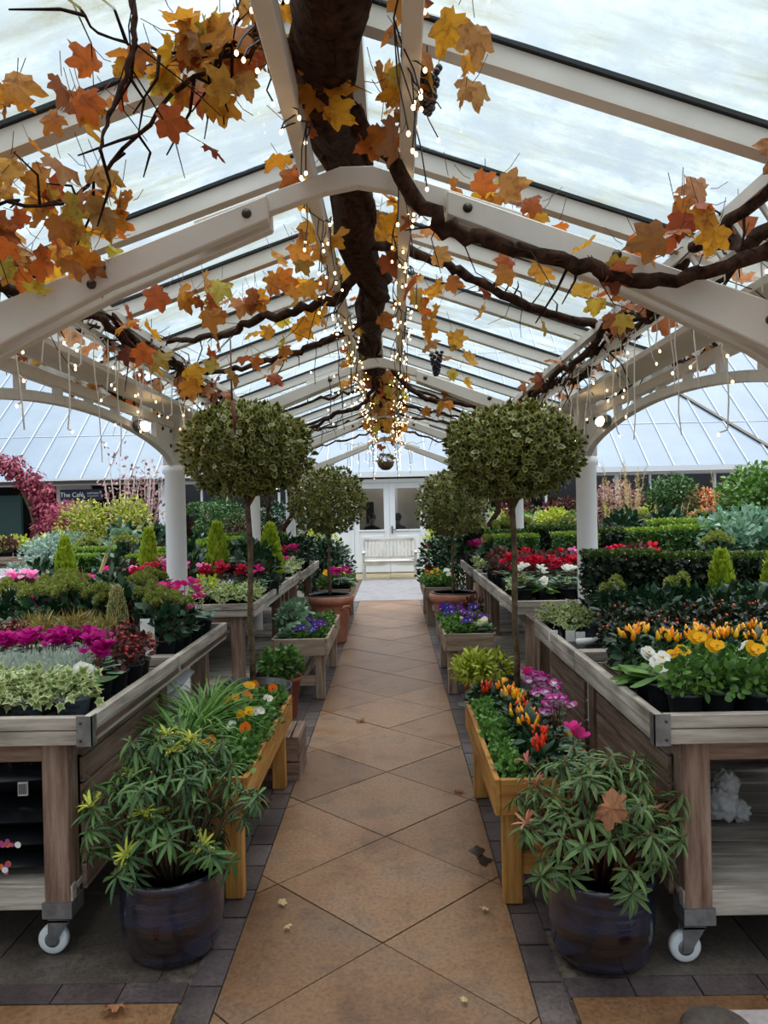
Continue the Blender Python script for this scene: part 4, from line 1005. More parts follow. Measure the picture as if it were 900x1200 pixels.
row(['conifer', 'skimmia', 'burg', 'cyc_pink', 'rhodo', 'hedge_low', None, 'hedge_low', None], xs(L1+.02, -.16, 9), 6.97, DK, w % 'seventh', -1, 1.15, rz=0)
row(['cyc_hotpink', 'cyc_palepink', 'cyc_hotpink', 'burg', 'hedge', None, 'hedge', None], xs(L1, -.17, 8), 7.22, DK, w % 'eighth', -1, 1.1, rz=0)
row(['cyc_hotpink', 'rhodo', 'cyc_hotpink', 'hedge', None, 'hedge', None], xs(L1, -.17, 7), 7.5, DK, w % 'back', -1, 1.15, rz=0)
w = '%s row, farthest left bench'
row(['ivy_small', 'ivy_small', 'ivy_small', 'ivy_small'], xs(L1, -.17, 8), 7.95, DK, w % 'front', -1, 1.15)
row(['ivy_small', 'cyc_red', 'cyc_red', 'cyc_red'], xs(L1, -.17, 8), 8.25, DK, w % 'second', -1, 1.2)
row(['cyc_hotpink', 'cyc_red', 'cyc_magenta'], xs(L1, -.17, 8), 8.6, DK, w % 'third', -1, 1.3)
row(['rhodo', 'cyc_magenta', 'hedge_dark', None, 'hedge_dark', None], xs(L1, -.19, 8), 9.0, DK, w % 'fourth', -1, 1.1, rz=0)
row(['rhodo', 'rhodo', 'hedge', None, 'hedge', None], xs(L1, -.19, 8), 9.5, DK, w % 'back', -1, 1.2, rz=0)
w = '%s row, left outer bench'
L2 = -2.85
row(['ivy_small', 'sedum', 'sedum'], xs(L2, -.17, 5), 5.45, DK, w % 'front', -1, 1.1)
row(['cyc_leaf', 'viola_purple', 'cyc_pink'], xs(L2, -.17, 5), 5.7, DK, w % 'second', -1, 1.1)
row(['cyc_pink', 'cyc_palepink', 'cyc_palepink'], xs(L2, -.17, 6), 6.0, DK, w % 'third', -1, 1.2)
row(['conifer_big', 'rhodo', 'burg'], xs(L2+.0, -.17, 3), 6.6, DK, w % 'fourth', -1, 1.05)
row(['hedge_low'], xs(L2, -.19, 1), 6.95, DK, w % 'fifth', -1, 1.15, rz=0)
row(['hedge'], xs(L2-.05, -.19, 1), 7.4, DK, w % 'back', -1, 1.1, rz=0)
w = '%s row, rear left outer bench'
row(['skimmia', 'fern_lime', 'skimmia', 'kale'], xs(L2, -.2, 3), 8.1, DK, w % 'front', -1, 1.4)
row(['kale', 'skimgreen', 'kale', 'skimgreen'], xs(L2, -.22, 3), 8.7, DK, w % 'second', -1, 1.6)
row(['rhodo', 'burg', 'rhodo', 'burg'], xs(L2, -.22, 4), 9.3, DK, w % 'third', -1, 1.6)

# right nearest bench
w = '%s row, nearest right bench'
R0 = .965
row(['viola_leaf', 'viola_yellow', 'viola_yellow', 'viola_leaf', 'viola_yellow', 'viola_leaf'], xs(R0+.02, .125, 6), 2.65, DK, w % 'front', 1, 1.12)
row(['primrose_white', 'viola_yellow', 'viola_leaf', 'viola_yellow', 'primrose_white', 'viola_leaf'], xs(R0, .13, 7), 2.79, DK, w % 'second', 1, 1.12)
row(['primrose_white', 'primrose_yellow', 'viola_leaf', 'primrose_white', 'viola_yellow'], xs(R0, .13, 7), 2.94, DK, w % 'third', 1, 1.1)
row('pepper_orange', xs(R0+.0, .12, 8), 3.10, DK, w % 'fourth', 1, 1.05)
row('pepper_orange', xs(R0+.05, .12, 8), 3.25, DK, w % 'fifth', 1, 1.0)
row('solanum', xs(R0+.03, .16, 7), 3.46, DK, w % 'back', 1, .95)
w = '%s row, second right bench'
row('solanum', xs(R0+.12, .16, 7), 3.75, DK, w % 'front', 1, 1.05)
row(['skimmia_tall', 'rhodo', 'skimmia_tall', 'rhodo', 'rhodo', 'rhodo'], xs(R0+.17, .17, 6), 3.93, DK, w % 'second', 1, .85)
row(['rhodo', 'rhodo', 'rhodo', None, 'rhodo', None, 'rhodo'], xs(R0+.20, .165, 7), 4.14, DK, w % 'third', 1, .8)
row('conifer_big', [1.72, 2.0], 4.06, DK, w % 'third', 1, .93)
row(['hedge_dark', None, 'hedge_dark', None, 'hedge_dark', None, 'hedge_dark'], xs(R0+.30, .18, 7), 4.36, DK, w % 'fourth', 1, 1.05, rz=0)
row(['ivy_small', 'ivy', 'silver'], [R0-.0, R0+.11, R0+.2], 4.26, DK, w % 'matted', 1, 1.0)
row(['ivy_small', 'ivy', 'ivy_small'], [R0-.05, R0+.06, R0+.17], 4.5, DK, w % 'back', 1, 1.0)
# right third bench
w = '%s row, third right bench'
R1 = .98
row(['cyc_white', 'primrose_white'], xs(R1, .16, 9), 5.8, DK, w % 'front', 1, 1.15)
row(['ivy_small', 'cyc_white'], xs(R1, .16, 9), 5.98, DK, w % 'second', 1, 1.1)
row(['cyc_red', 'cyc_red', 'cyc_crimson'], xs(R1, .15, 9), 6.2, DK, w % 'third', 1, 1.2)
row(['cyc_red', 'cyc_crimson'], xs(R1, .15, 9), 6.4, DK, w % 'fourth', 1, 1.25)
row('burg', xs(R1, .17, 9), 6.65, DK, w % 'fifth', 1, 1.3)
row(['burg', 'cyc_red', 'burg', 'cyc_red', 'cyc_pink'], xs(R1, .17, 9), 6.95, DK, w % 'sixth', 1, 1.35)
row(['cyc_red', 'hedge', None, 'cyc_pink', 'hedge', None, 'cyc_hotpink'], xs(R1, .18, 9), 7.25, DK, w % 'seventh', 1, 1.2, rz=0)
row(['skimmia', 'hedge_dark', None, 'hedge_dark', None], xs(R1, .19, 8), 7.55, DK, w % 'back', 1, 1.2, rz=0)
w = '%s row, farthest right bench'
row(['ivy_small', 'kale', 'ivy_small'], xs(R1, .17, 7), 8.0, DK, w % 'front', 1, 1.3)
row(['ivy_small', 'cyc_palepink'], xs(R1, .17, 7), 8.35, DK, w % 'second', 1, 1.3)
row(['cyc_hotpink', 'cyc_magenta'], xs(R1, .17, 7), 8.75, DK, w % 'third', 1, 1.35)
row(['cyc_magenta', 'cyc_hotpink'], xs(R1, .17, 7), 9.05, DK, w % 'fourth', 1, 1.35)
row(['skimmia', 'burg', 'skimmia'], xs(R1, .19, 7), 9.4, DK, w % 'fifth', 1, 1.5)
row(['hedge', None], xs(R1, .2, 7), 9.9, DK, w % 'back', 1, 1.2, rz=0)
w = '%s row, right outer bench'
R2 = 2.7
row(['rhodo', 'burg', 'cyc_red'], xs(R2, .2, 6), 5.5, DK, w % 'front', 1, 1.3)
row(['burg', 'cyc_hotpink', 'rhodo'], xs(R2, .2, 6), 5.95, DK, w % 'second', 1, 1.4)
row(['skimmia', None, None], xs(R2, .2, 1), 6.4, DK, w % 'third', 1, 1.3, rz=0)
row(['hedge', None], xs(R2-.05, .2, 2), 6.9, DK, w % 'fourth', 1, 1.35, rz=0)
row(['hedge', None], xs(R2, .2, 8), 7.4, DK, w % 'back', 1, 1.4, rz=0)
w = '%s row, rear right outer bench'
row(['burg', 'skimmia'], xs(R2, .24, 8), 8.2, DK, w % 'front', 1, 1.5)
row(['rhodo', 'kale'], xs(R2, .24, 8), 9.0, DK, w % 'second', 1, 1.7)
row(['burg', 'rhodo', 'skimmia'], xs(R2, .24, 8), 9.8, DK, w % 'back', 1, 1.7)

# low planters beside the path
PZ = .385
w = '%s row, new left planter'
PLx = [-.68, -.80, -.92]
for i, (y, ks) in enumerate(zip([3.1, 3.24, 3.38, 3.53, 3.68, 3.83, 3.98, 4.12, 4.24], [
    ['viola_leaf', 'viola_leaf', None], ['viola_leaf', 'viola_orange', None], ['viola_orange', 'viola_leaf', None], ['viola_yellow', 'viola_white', None], ['viola_white', 'viola_leaf', None],
    ['viola_leaf', 'viola_yellow', None], ['viola_white', 'viola_orange', None], ['viola_orange', 'viola_yellow', 'viola_leaf'], ['viola_leaf', 'viola_orange', 'viola_leaf']])):
    row(ks, PLx, y, PZ, w % (['front']+ORD[1:8]+['back'])[i], -1, 1.05, jit=.01)
for i, (x, y, s) in enumerate(((-.95, 3.36, .85), (-.94, 3.64, .95), (-.96, 3.92, .8))):
    place(p_grassy(150, (.24, .44), 'lf_grass', .1, .07, 'blade', .95, wid=.75), 'grassy_plant', ['arching green grass clump nearest in the new left planter', 'tallest arching grass clump, middle of the new left planter', 'arching grass clump at the back of the new left planter'][i], 'grass', (x, y, PZ), s=s, group='grass clumps in the left planter')
w = '%s row, new right planter'
for i, (y, ks) in enumerate(zip([3.04, 3.19, 3.34, 3.49, 3.64, 3.79, 3.94, 4.07], [
    ['basil', 'pepper_red', 'cyc_leaf'], ['basil', 'pepper_red', None], ['basil', 'pepper_orange', 'cyc_bi'], ['basil', 'pepper_orange', None], ['basil', 'pepper_mixed', 'cyc_bi'],
    ['basil', 'pepper_orange', None], ['basil', 'pepper_mixed', 'cyc_bi'], ['pepper_red', 'pepper_orange', 'cyc_leaf']])):
    row(ks, [.45, .575, .70], y, PZ, w % (['front']+ORD[1:7]+['back'])[i], 1, 1.05, jit=.01)
w = '%s row, weathered left planter'
for i, (y, ks) in enumerate(zip([6.28, 6.48, 6.68, 6.9, 7.12, 7.35], [['viola_blue', 'viola_blue', 'kale'], ['viola_blue', 'kale', 'skimgreen'], ['viola_blue', 'viola_blue', 'skimgreen'], ['viola_leaf', 'viola_purple', 'skimgreen'], ['viola_leaf', 'viola_leaf', 'skimgreen'], ['viola_leaf', 'kale', 'kale']])):
    row(ks, [-.64, -.77, -.90], y, PZ, w % (['front']+ORD[1:5]+['back'])[i], -1, 1.0, jit=.01)
w = '%s row, weathered right planter'
for i, (y, ks) in enumerate(zip([6.4, 6.6, 6.82, 7.05, 7.28], [['basil', 'viola_blue', 'cabbage'], ['viola_leaf', 'cabbage', 'viola_purple'], ['viola_blue', 'viola_purple', 'cabbage'], ['viola_blue', 'cabbage', 'viola_blue'], ['viola_purple', 'viola_blue', 'burg']])):
    row(ks, [.48, .60, .72], y, PZ, w % (['front']+ORD[1:4]+['back'])[i], 1, 1.2, jit=.01)
w = '%s row, far left planter'
for i, y in enumerate([10.05, 10.3, 10.6, 10.9]): row([['cyc_magenta', 'cyc_magenta', 'viola_yellow'], ['viola_yellow', 'cyc_magenta', 'viola_yellow'], ['viola_yellow', 'viola_yellow', 'basil'], ['basil', 'viola_yellow', 'basil']][i], [-.66, -.79, -.91], y, PZ, w % ['front', 'second', 'third', 'back'][i], -1, 1.4, jit=.01)
w = '%s row, far right planter'
for i, y in enumerate([10.05, 10.3, 10.6, 10.9]): row([['basil', 'viola_orange', 'viola_white'], ['viola_orange', 'viola_yellow', 'viola_white'], ['viola_orange', 'basil', 'viola_white'], ['basil', 'viola_orange', 'basil']][i], [.46, .58, .70], y, PZ, w % ['front', 'second', 'third', 'back'][i], 1, 1.4, jit=.01)

PR['sedum_big'] = V(p_rosette, 2, 'lf_bluegreen', 40, .085, (.035, .05), None, 'oval', 'pot_blue', .05); INFO['sedum_big'] = ('succulent', 'grey-green succulent in blue-grey pot', 'succulent')
row('sedum_big', [-3.18, -3.42, -3.64], 7.25, DK, 'far end of the left outer bench', -1, 1.8)
# ------------------------------------------------------------------ pieris in glazed pots
def pieris(loc, label, leaf, tipm, tip_is_flower, size, seed, tips=.25, hl=(.62, .33)):
    global NR; NR = np.random.default_rng(seed); rnd.seed(seed)
    t = thing('pieris', label, 'shrub', loc)
    pb = MB(); R = .178
    pb.lathe([(.125, 0), (.15, .01), (.168, .045), (.177, .10), (.180, .16), (.178, .22), (.177, .255), (.183, .268), (.185, .285), (.179, .296), (.166, .292), (.162, .27)], 'glazed_pot', 40); pb.obj('pot', t, True)
    sb = MB(); sb.lathe([(.165, .262), (.165, .27)], 'soil', 28); sb.obj('compost', t)
    st = MB(); lf = MB()
    W, H = size; n = 118
    for i in range(n):
        u = unit(1)[0]; u[2] = abs(u[2])*1.0-.25; r = rnd.uniform(.55, 1.0) if i % 3 else rnd.uniform(.3, .7)
        e = np.array([u[0]*W*r, u[1]*W*r, .30+H*.45+u[2]*H*.55*(.4+.6*r)])
        if i % 5 == 0: q_ = rnd.uniform(0, 6.28); e = np.array([math.cos(q_)*rnd.uniform(.17, .30), math.sin(q_)*rnd.uniform(.17, .30), rnd.uniform(.34, .44)])
        if e[2] < .34: e[2] = rnd.uniform(.34, .42)
        if math.hypot(e[0], e[1]) < .19 and e[2] < .34: e[2] += .1
        base = Vector((e[0]*.25, e[1]*.25, .265)); E = Vector(e); mid = (base*.45+E*.55)+Vector((0, 0, .05))
        st.tube([base, mid, E], [.006, .004, .0025], 'stem_red' if tip_is_flower is False else 'bark_grey', 5)
        ax = np.array(E-mid); ax /= np.linalg.norm(ax); ax = ax*.7+np.array([0, 0, .55])
        k = 12; a = np.arange(k)*2.4+rnd.random()*6; el = U01(k, -.6, .5)
        x = np.cross(ax, [.2, .3, .9]); x /= np.linalg.norm(x); y = np.cross(ax, x); y /= np.linalg.norm(y)
        rad = np.cos(a)[:, None]*x+np.sin(a)[:, None]*y
        d = rad+ax*el[:, None]+np.array([0, 0, -.12])
        special = rnd.random() < tips and e[2] > .4
        lf.leaves('long', np.array(e)-ax*U01(k, 0, .035)[:, None], d, ax+rad*-.2, U01(k, .052, .084), leaf, .68)
        if special:
            fl = MB()
            m = 9; aa = U01(m, 0, 6.28); dd = np.cos(aa)[:, None]*x+np.sin(aa)[:, None]*y
            if tip_is_flower:
                for q in range(4):
                    a2 = rnd.uniform(0, 6.28); dv = Vector(x*math.cos(a2)+y*math.sin(a2))*.05
                    tt = U01(22); fl.leaves('small', np.array(E)+np.outer(tt, np.array(dv))+[0, 0, .012]+NR.normal(size=(22, 3))*.003, NR.normal(size=(22, 3)), NR.normal(size=(22, 3)), .008, tipm)
            fl.leaves('long', np.tile(np.array(E), (m, 1)), dd+ax*1.0, ax-dd*.4, U01(m, .04, .065), 'lf_lime' if tip_is_flower else tipm, .7); fl.obj('flower_tassel' if tip_is_flower else 'new_growth', t, True)
    st.obj('stem', t, True); lf.obj('foliage', t, True)
    return t
pieris((-.815, 2.72, 0), 'pieris with yellow-green tassels in a dark glazed pot by the nearest left bench', 'lf_pieris', 'lf_yellowgreen', True, (.34, .57), 11, .13)
pieris((.685, 2.645, 0), 'pieris with reddish shoots in a dark glazed pot by the nearest right bench', 'lf_pieris_dark', 'lf_pieris_red', False, (.32, .49), 29, .09)
NR = np.random.default_rng(99); rnd.seed(99)

# ------------------------------------------------------------------ topiary standards
def crown(r, n, seed, tpl='holly', leaf='lf_topiary', size=(.042, .062)):
    b = MB(); u = unit(n); rr = U01(n, .72, 1.02)
    # billowed outline: lumps over the ball
    lump = unit(34); dots = (u @ lump.T).max(axis=1); rr = rr*(.48+.56*dots)
    pos = u*np.array(r)*rr[:, None]; pos[:, 2] = np.maximum(pos[:, 2], -r[2]*.82)
    d = u*.7+NR.normal(size=(n, 3))*.6+[0, 0, .3]
    b.leaves(tpl, pos, d, u*.9+NR.normal(size=(n, 3))*.4+[0, 0, .2], U01(n, *size), leaf, 1.1)
    m = n//3; p2 = unit(m)*np.array(r)*U01(m, .3, .75)[:, None]; b.leaves(tpl, p2, NR.normal(size=(m, 3)), NR.normal(size=(m, 3)), U01(m, .05, .07), leaf)
    return b
def standard(loc, top, r, label, n, pot, ph, pr, lean=0.0, plate=True):
    t = thing('topiary_standard', label, 'topiary', loc)
    pb = MB()
    if pot == 'black': pb.lathe([(pr*.8, 0), (pr*.82, .01), (pr*.97, ph-.05), (pr*1.03, ph-.045), (pr*1.03, ph), (pr*.97, ph), (pr*.95, ph-.06)], 'black_plastic', 32)
    else: pb.lathe([(pr*.66, 0), (pr*.70, .01), (pr*.86, ph-.12), (pr*.88, ph-.10), (pr*.98, ph-.09), (pr*1.04, ph-.06), (pr*1.04, ph-.01), (pr, ph), (pr*.9, ph), (pr*.88, ph-.08)], 'pot_terracotta', 36)
    pb.obj('pot', t, True)
    s = MB(); s.lathe([(pr*.9, ph-.05), (pr*.9, ph-.04)], 'soil', 28); s.obj('compost', t)
    if pot != 'black':
        s = MB(); s.lathe([(pr*.97, ph-.002), (pr*.97, ph+.012), (pr*.86, ph+.012), (pr*.86, ph-.002)], 'black_plastic', 32); s.obj('inner_liner', t, True)
        h = MB(); h.tube([(pr*.55, -pr*.80, ph*.72), (pr*.68, -pr*.84, ph*.80), (pr*.86, -pr*.66, ph*.79), (pr*.93, -pr*.42, ph*.66)], .016, 'pot_terracotta', 8); h.obj('handle', t, True)
    tr = MB(); pts = [(lean*k/6+.006*math.sin(k*2.1), .006*math.cos(k*1.7), ph-.06+(top-r[2]*.2-ph)*k/6) for k in range(7)]
    tr.tube(pts, [.021, .019, .018, .017, .017, .018, .014], 'bark_grey', 9, .08)
    for k in range(9):
        u = unit(1)[0]; u[2] = abs(u[2])*.6+.1; e = Vector(u*np.array(r)*.75)+Vector((lean, 0, top)); tr.tube([pts[5], (Vector(pts[5])+e)/2+Vector((0, 0, .02)), e], [.01, .006, .003], 'bark_grey', 5)
    tr.obj('trunk', t, True)
    link('crown', crown(r, n, 1).mesh('crown'), t, Matrix.Translation((lean, 0, top)))
q = P(287, 529, 4.78); standard((q.x+.015, 4.78, 0), q.z, (.385, .385, .295), 'large variegated topiary ball on a bare trunk, near left of the path', 3600, 'black', .45, .24, -.0)
q = P(600, 531, 4.62); standard((q.x+.0, 4.62, 0), q.z, (.39, .39, .285), 'large variegated topiary ball on a bare trunk, near right of the path', 3600, 'black', .43, .24)
q = P(384, 588, 8.9); standard((q.x, 8.9, 0), q.z, (.425, .42, .40), 'farther left topiary ball standing in a terracotta pot', 2500, 'terra', .54, .27)
q = P(529, 592, 8.9); standard((q.x, 8.9, 0), q.z, (.40, .40, .38), 'farther right topiary ball standing in a terracotta pot', 2400, 'terra', .54, .27)
# shrubs in clay pots on the ground
place(p_bush((.16, .16, .12), 'lf_green', 500, (.04, .06), 'oval', .30, .145, 'pot_red', clump=6), 'potted_shrub', 'small green shrub in a red clay pot left of the path', 'shrub', (-.86, 5.72, 0))
place(p_bush((.22, .2, .11), 'lf_lime', 520, (.06, .085), 'long', .27, .15, 'pot_red', clump=6), 'potted_shrub', 'lime-green feathery shrub in a red clay pot right of the path', 'shrub', (.63, 5.62, 0))

# ------------------------------------------------------------------ ground shrubs and the planting beyond
def G1(key_pr, name, label, cat, u, v, D, s=1.0, z=0.0, group=None):
    q = P(u, v, D); return place(key_pr, name, label, cat, (q.x, D, z), s=s, group=group)
place(p_bush((.55, .5, .5), 'lf_dark', 1700, (.06, .09), fl='pt_dullred', nf=5), 'camellia', 'dark camellia bush left of the path end beside the farthest left topiary', 'shrub', (-1.12, 11.9, 0))
place(p_bush((.5, .5, .52), 'lf_dark', 1700, (.06, .09), fl='pt_dullred', nf=6), 'camellia', 'dark camellia bush right of the path end with red blooms', 'shrub', (.83, 11.9, 0))
place(p_bush((.5, .4, .35), 'lf_lime', 900, (.05, .07), trunk=.3), 'euonymus_shrub', 'yellow-green shrub behind the farther right topiary', 'shrub', (.95, 14.3, 0))
place(p_bush((.5, .4, .35), 'lf_lime', 900, (.05, .07), trunk=.3), 'euonymus_shrub', 'yellow-green shrub behind the farther left topiary', 'shrub', (-1.5, 14.6, 0))
place(p_bush((.45, .4, .3), 'lf_burg', 900, (.05, .08), 'lance', trunk=.55), 'acer', 'purple-leaved acer behind the farther left topiary', 'tree', (-1.9, 13.3, 0))
place(p_bush((.45, .4, .3), 'lf_burg', 900, (.05, .08), 'lance', trunk=.6), 'acer', 'purple-leaved acer behind the farther right topiary', 'tree', (1.55, 13.9, 0))
# left side
yb = p_bush((.42, .4, .55), 'lf_gold', 1500, (.045, .07), trunk=.55, clump=12)
for u, D, s, l in ((98, 10.9, .97, 'yellow-green shrub left of the white stems'), (148, 11.2, 1.0, 'yellow-green shrub just right of its twin, before the sign')): G1(yb, 'golden_shrub', l, 'shrub', u, 620, D, s)
G1(p_bush((.6, .5, .4), 'lf_dark', 1500, (.06, .09), trunk=.3), 'evergreen_shrub', 'dark evergreen shrub behind the left column', 'shrub', 190, 640, 11.3)
G1(p_bush((.6, .5, .35), 'lf_bluegreen', 1400, (.05, .07), trunk=.4), 'glaucous_shrub', 'pale blue-green shrub at the left beyond the benches', 'shrub', 75, 640, 10.6)
G1(p_bush((.4, .4, .3), 'lf_acer', 900, (.06, .09), 'lance', trunk=.95), 'red_shrub', 'dusky red shrub in front of the café wall', 'shrub', 82, 620, 13.0)
# cloud pruned pines between left columns
def cloud(loc, label, tiers, leaf='lf_dark'):
    t = thing('cloud_tree', label, 'tree', loc); b = MB(); s = MB(); H = max(z for _, z, _ in tiers)
    p = MB(); p.lathe([(.14, 0), (.2, .25), (.21, .25), (.21, .29), (.18, .29), (.18, .25)], 'pot_black', 20); p.obj('pot', t)
    s.tube([(0, 0, .2), (.03, 0, H*.5), (0, 0, H)], [.03, .025, .012], 'bark_grey', 7)
    for x, z, r in tiers:
        dome_leaves(b, 'small', 900, (x, 0, z), (r, r, r*.38), (.025, .04), leaf, shell=.8, low=-.6); s.tube([(0.02, 0, z-.12), (x*.6, 0, z-.07), (x, 0, z-.01)], [.012, .01, .006], 'bark_grey', 5)
    s.obj('trunk', t, True); b.obj('foliage', t, True)
q = P(243, 600, 10.8); cloud((q.x, 10.8, 0), 'cloud-pruned conifer with flat tiers between the two left columns', [(-.1, 1.55, .3), (.05, 1.28, .26), (.25, 1.4, .25)], 'lf_box')
G1(p_bush((.45, .4, .4), 'lf_box', 1500, (.04, .06), trunk=.75), 'evergreen_shrub', 'round green shrub beside the cloud-pruned conifer', 'shrub', 262, 610, 11.4)
G1(p_bush((.45, .4, .4), 'lf_burg', 1000, (.04, .06), trunk=.5), 'leafy_shrub', 'brownish-red shrub right of the cloud-pruned conifer', 'shrub', 278, 625, 10.9)
G1(p_bush((.6, .5, .5), 'lf_dark', 1500, (.05, .08), trunk=.5), 'evergreen_shrub', 'dark shrub between the second and third left columns', 'shrub', 322, 625, 12.2)
# bare trained stem
def crooked(loc, label, s):
    t = thing('trained_vine', label, 'vine', loc); b = MB()
    b.tube([(0, 0, 0), (.02*s, 0, .5), (-.08*s, 0, .9), (.0, 0, 1.2), (.18*s, 0, 1.45), (.14*s, 0, 1.85), (.2*s, 0, 2.2)], [.05, .05, .045, .04, .04, .03, .02], 'bark', 8, .15)
    b.tube([(-.08*s, 0, .9), (-.2*s, 0, 1.2), (-.15*s, 0, 1.7), (-.22*s, 0, 2.2)], [.03, .028, .025, .015], 'bark', 7, .15); b.obj('stem', t, True)
q = P(328, 620, 11.0); crooked((q.x, 11.0, 0), 'crooked bare vine stem climbing by the third left column', 1)
q = P(570, 620, 11.2); crooked((q.x, 11.2, 0), 'crooked bare vine stem climbing by the third right column', 1)
# red acer arch at far left
def weeping(loc, label):
    t = thing('weeping_acer', label, 'tree', loc); s = MB(); b = MB()
    s.tube([(0, 0, 0), (.05, 0, .8), (-.1, 0, 1.6), (-.4, 0, 2.3), (-.9, 0, 2.55)], [.06, .05, .045, .035, .02], 'bark_grey', 7)
    arch = [(-1.6, 2.35), (-1.2, 2.5), (-.8, 2.52), (-.45, 2.42), (-.15, 2.2), (.05, 1.95), (.15, 1.65), (.18, 1.35), (.12, 1.1)]
    s.tube([(-.4, 0, 2.3), (-.15, 0, 2.2), (.1, 0, 1.9), (.15, 0, 1.4)], [.03, .02, .012, .006], 'bark_grey', 5)
    for x, z in arch: dome_leaves(b, 'lance', 330, (x, 0, z), (.26, .3, .2), (.07, .11), 'lf_acer', up=-.1, shell=.2, low=-1, droop=.4, wid=1.4)
    s.obj('trunk', t, True); b.obj('foliage', t, True)
q = P(52, 600, 13.6); weeping((q.x-.12, 13.6, 0), 'weeping red acer arching over at the far left edge')
def whitestems(u, D, label, leaf, n, H, w):
    q = P(u, 600, D); t = thing('white_stem_birch', label, 'tree', (q.x, D, 0)); s = MB(); b = MB()
    for i in range(n):
        a = rnd.uniform(0, 6.28); k = rnd.uniform(.3, 1)*w; e = Vector((k*math.cos(a), k*math.sin(a)*.6, H*rnd.uniform(.75, 1.05)))
        s.tube([(.03*math.cos(a), .03*math.sin(a), 0), e*.5+Vector((-.12*e.x, 0, .1)), e], [.016, .011, .004], 'white_bark', 5)
        m = 34; tt = U01(m, .45, 1.0); ps = np.outer(tt, np.array(e))+NR.normal(size=(m, 3))*.07
        b.leaves('oval', ps, NR.normal(size=(m, 3))-[0, 0, .5], NR.normal(size=(m, 3)), U01(m, .05, .08), leaf)
    s.obj('stems', t, True); b.obj('foliage', t, True)
whitestems(142, 12.0, 'pale multi-stemmed birch with sparse mauve leaves before the sign', 'lf_dry', 10, 2.5, .35)
whitestems(170, 12.3, 'pale multi-stemmed birch with papery leaves beside the left column', 'lf_dry', 13, 2.5, .36)
# succulents on the pale table at far left
w = '%s row, pale far left table'
row(['sedum', 'sedum', 'burg'], [-5.35-.2*i for i in range(8)], 11.35, .875, w % 'front', -1, 1.5)
row(['fern_lime', 'sedum', 'fern_lime'], [-5.3-.2*i for i in range(8)], 11.6, .875, w % 'second', -1, 1.7)
q = P(53, 628, 13.2)
t = thing('garden_lantern', 'terracotta pagoda-topped ornament behind the pale left table', 'ornament', (q.x, 13.2, 0))
b = MB(); b.lathe([(.16, 0), (.17, .05), (.1, .12), (.1, .6), (.15, .66), (.13, .72), (.13, .92)], 'pot_terracotta', 18); b.obj('pedestal', t, True)
b = MB(); b.lathe([(.28, .92), (.27, .96), (.14, 1.08), (.05, 1.14), (.06, 1.19), (.01, 1.22)], 'pot_terracotta', 18); b.obj('cap', t, True)
# right side
row(['fern_lime', 'ivy_small', 'burg', 'ivy_small', 'fern_lime'], [1.45+.27*i for i in range(14)], 12.8, 1.065, 'front row, long pale timber table', 1, 1.7)
row(['basil', 'ivy_small', 'fern_lime'], [1.45+.27*i for i in range(14)], 13.2, 1.065, 'second row, long pale timber table', 1, 2.0)
row(['burg', 'basil', 'burg'], [1.45+.27*i for i in range(14)], 13.55, 1.065, 'back row, long pale timber table', 1, 2.2)
gr = p_grassy(190, (.5, .85), 'lf_straw', .2, .16, 'blade_stiff', .35, plumes=9, wid=.3)
for u, D, s, l in ((718, 10.4, 1.3, 'tall straw-coloured feather grass, leftmost of the right-hand grasses'), (744, 11.5, 1.4, 'tall straw-coloured feather grass, right beside the leftmost one'), (858, 10.9, 1.3, 'straw-coloured feather grass left of the bright green ball'), (778, 11.3, 1.0, 'short straw-coloured grass under the olive ball')):
    G1(gr, 'feather_grass', l, 'grass', u, 610, D, s, group='feather grasses')
G1(p_bush((.42, .4, .36), 'lf_box', 1500, (.045, .065), trunk=1.05), 'topiary_standard', 'small olive-green ball tree in front of the right windows', 'topiary', 788, 575, 12.0)
G1(p_grassy(60, (.5, .8), 'lf_phorm', .25, .16, 'blade', .9, wid=.9), 'phormium', 'bronze-orange strap-leaved phormium in the right background', 'plant', 808, 600, 10.4, 1.25)
G1(p_bush((.35, .3, .25), 'lf_phorm', 700, (.05, .08), trunk=.55), 'orange_shrub', 'orange-leaved shrub right of the bronze phormium', 'shrub', 838, 600, 10.6, 1.15)
G1(p_bush((.35, .3, .25), 'lf_phorm', 500, (.05, .08), trunk=1.05), 'orange_shrub', 'rust-leaved shrub above the bronze phormium', 'shrub', 822, 580, 12.2)
G1(p_bush((.35, .3, .25), 'lf_dry', 600, (.05, .08), trunk=.7), 'mauve_shrub', 'mauve-flowered shrub behind the bronze phormium', 'shrub', 828, 592, 11.4)
G1(p_bush((.4, .35, .35), 'lf_dry', 500, (.05, .08), trunk=1.0), 'mauve_shrub', 'mauve shrub behind the leftmost feather grass', 'shrub', 722, 580, 12.3)
G1(p_bush((.5, .45, .3), 'lf_burg', 900, (.05, .08), trunk=.6), 'leafy_shrub', 'low burgundy shrub behind the right column', 'shrub', 700, 600, 11.5)
G1(p_bush((.52, .5, .42), 'lf_bay', 2200, (.06, .085), trunk=.95), 'bay_ball', 'bright green clipped ball at the right edge', 'topiary', 893, 585, 9.2)
G1(p_bush((.44, .4, .30), 'lf_glauc', 1300, (.065, .1), 'oval', ph=.14, pr=.1), 'glaucous_shrub', 'large blue-green leafy shrub at the right edge', 'shrub', 872, 640, 6.75, 1.0, z=.801)
G1(p_bush((.5, .45, .4), 'lf_green', 1300, (.06, .09), 'oval', trunk=.3), 'evergreen_shrub', 'green shrub behind the right columns', 'shrub', 640, 612, 14.4)
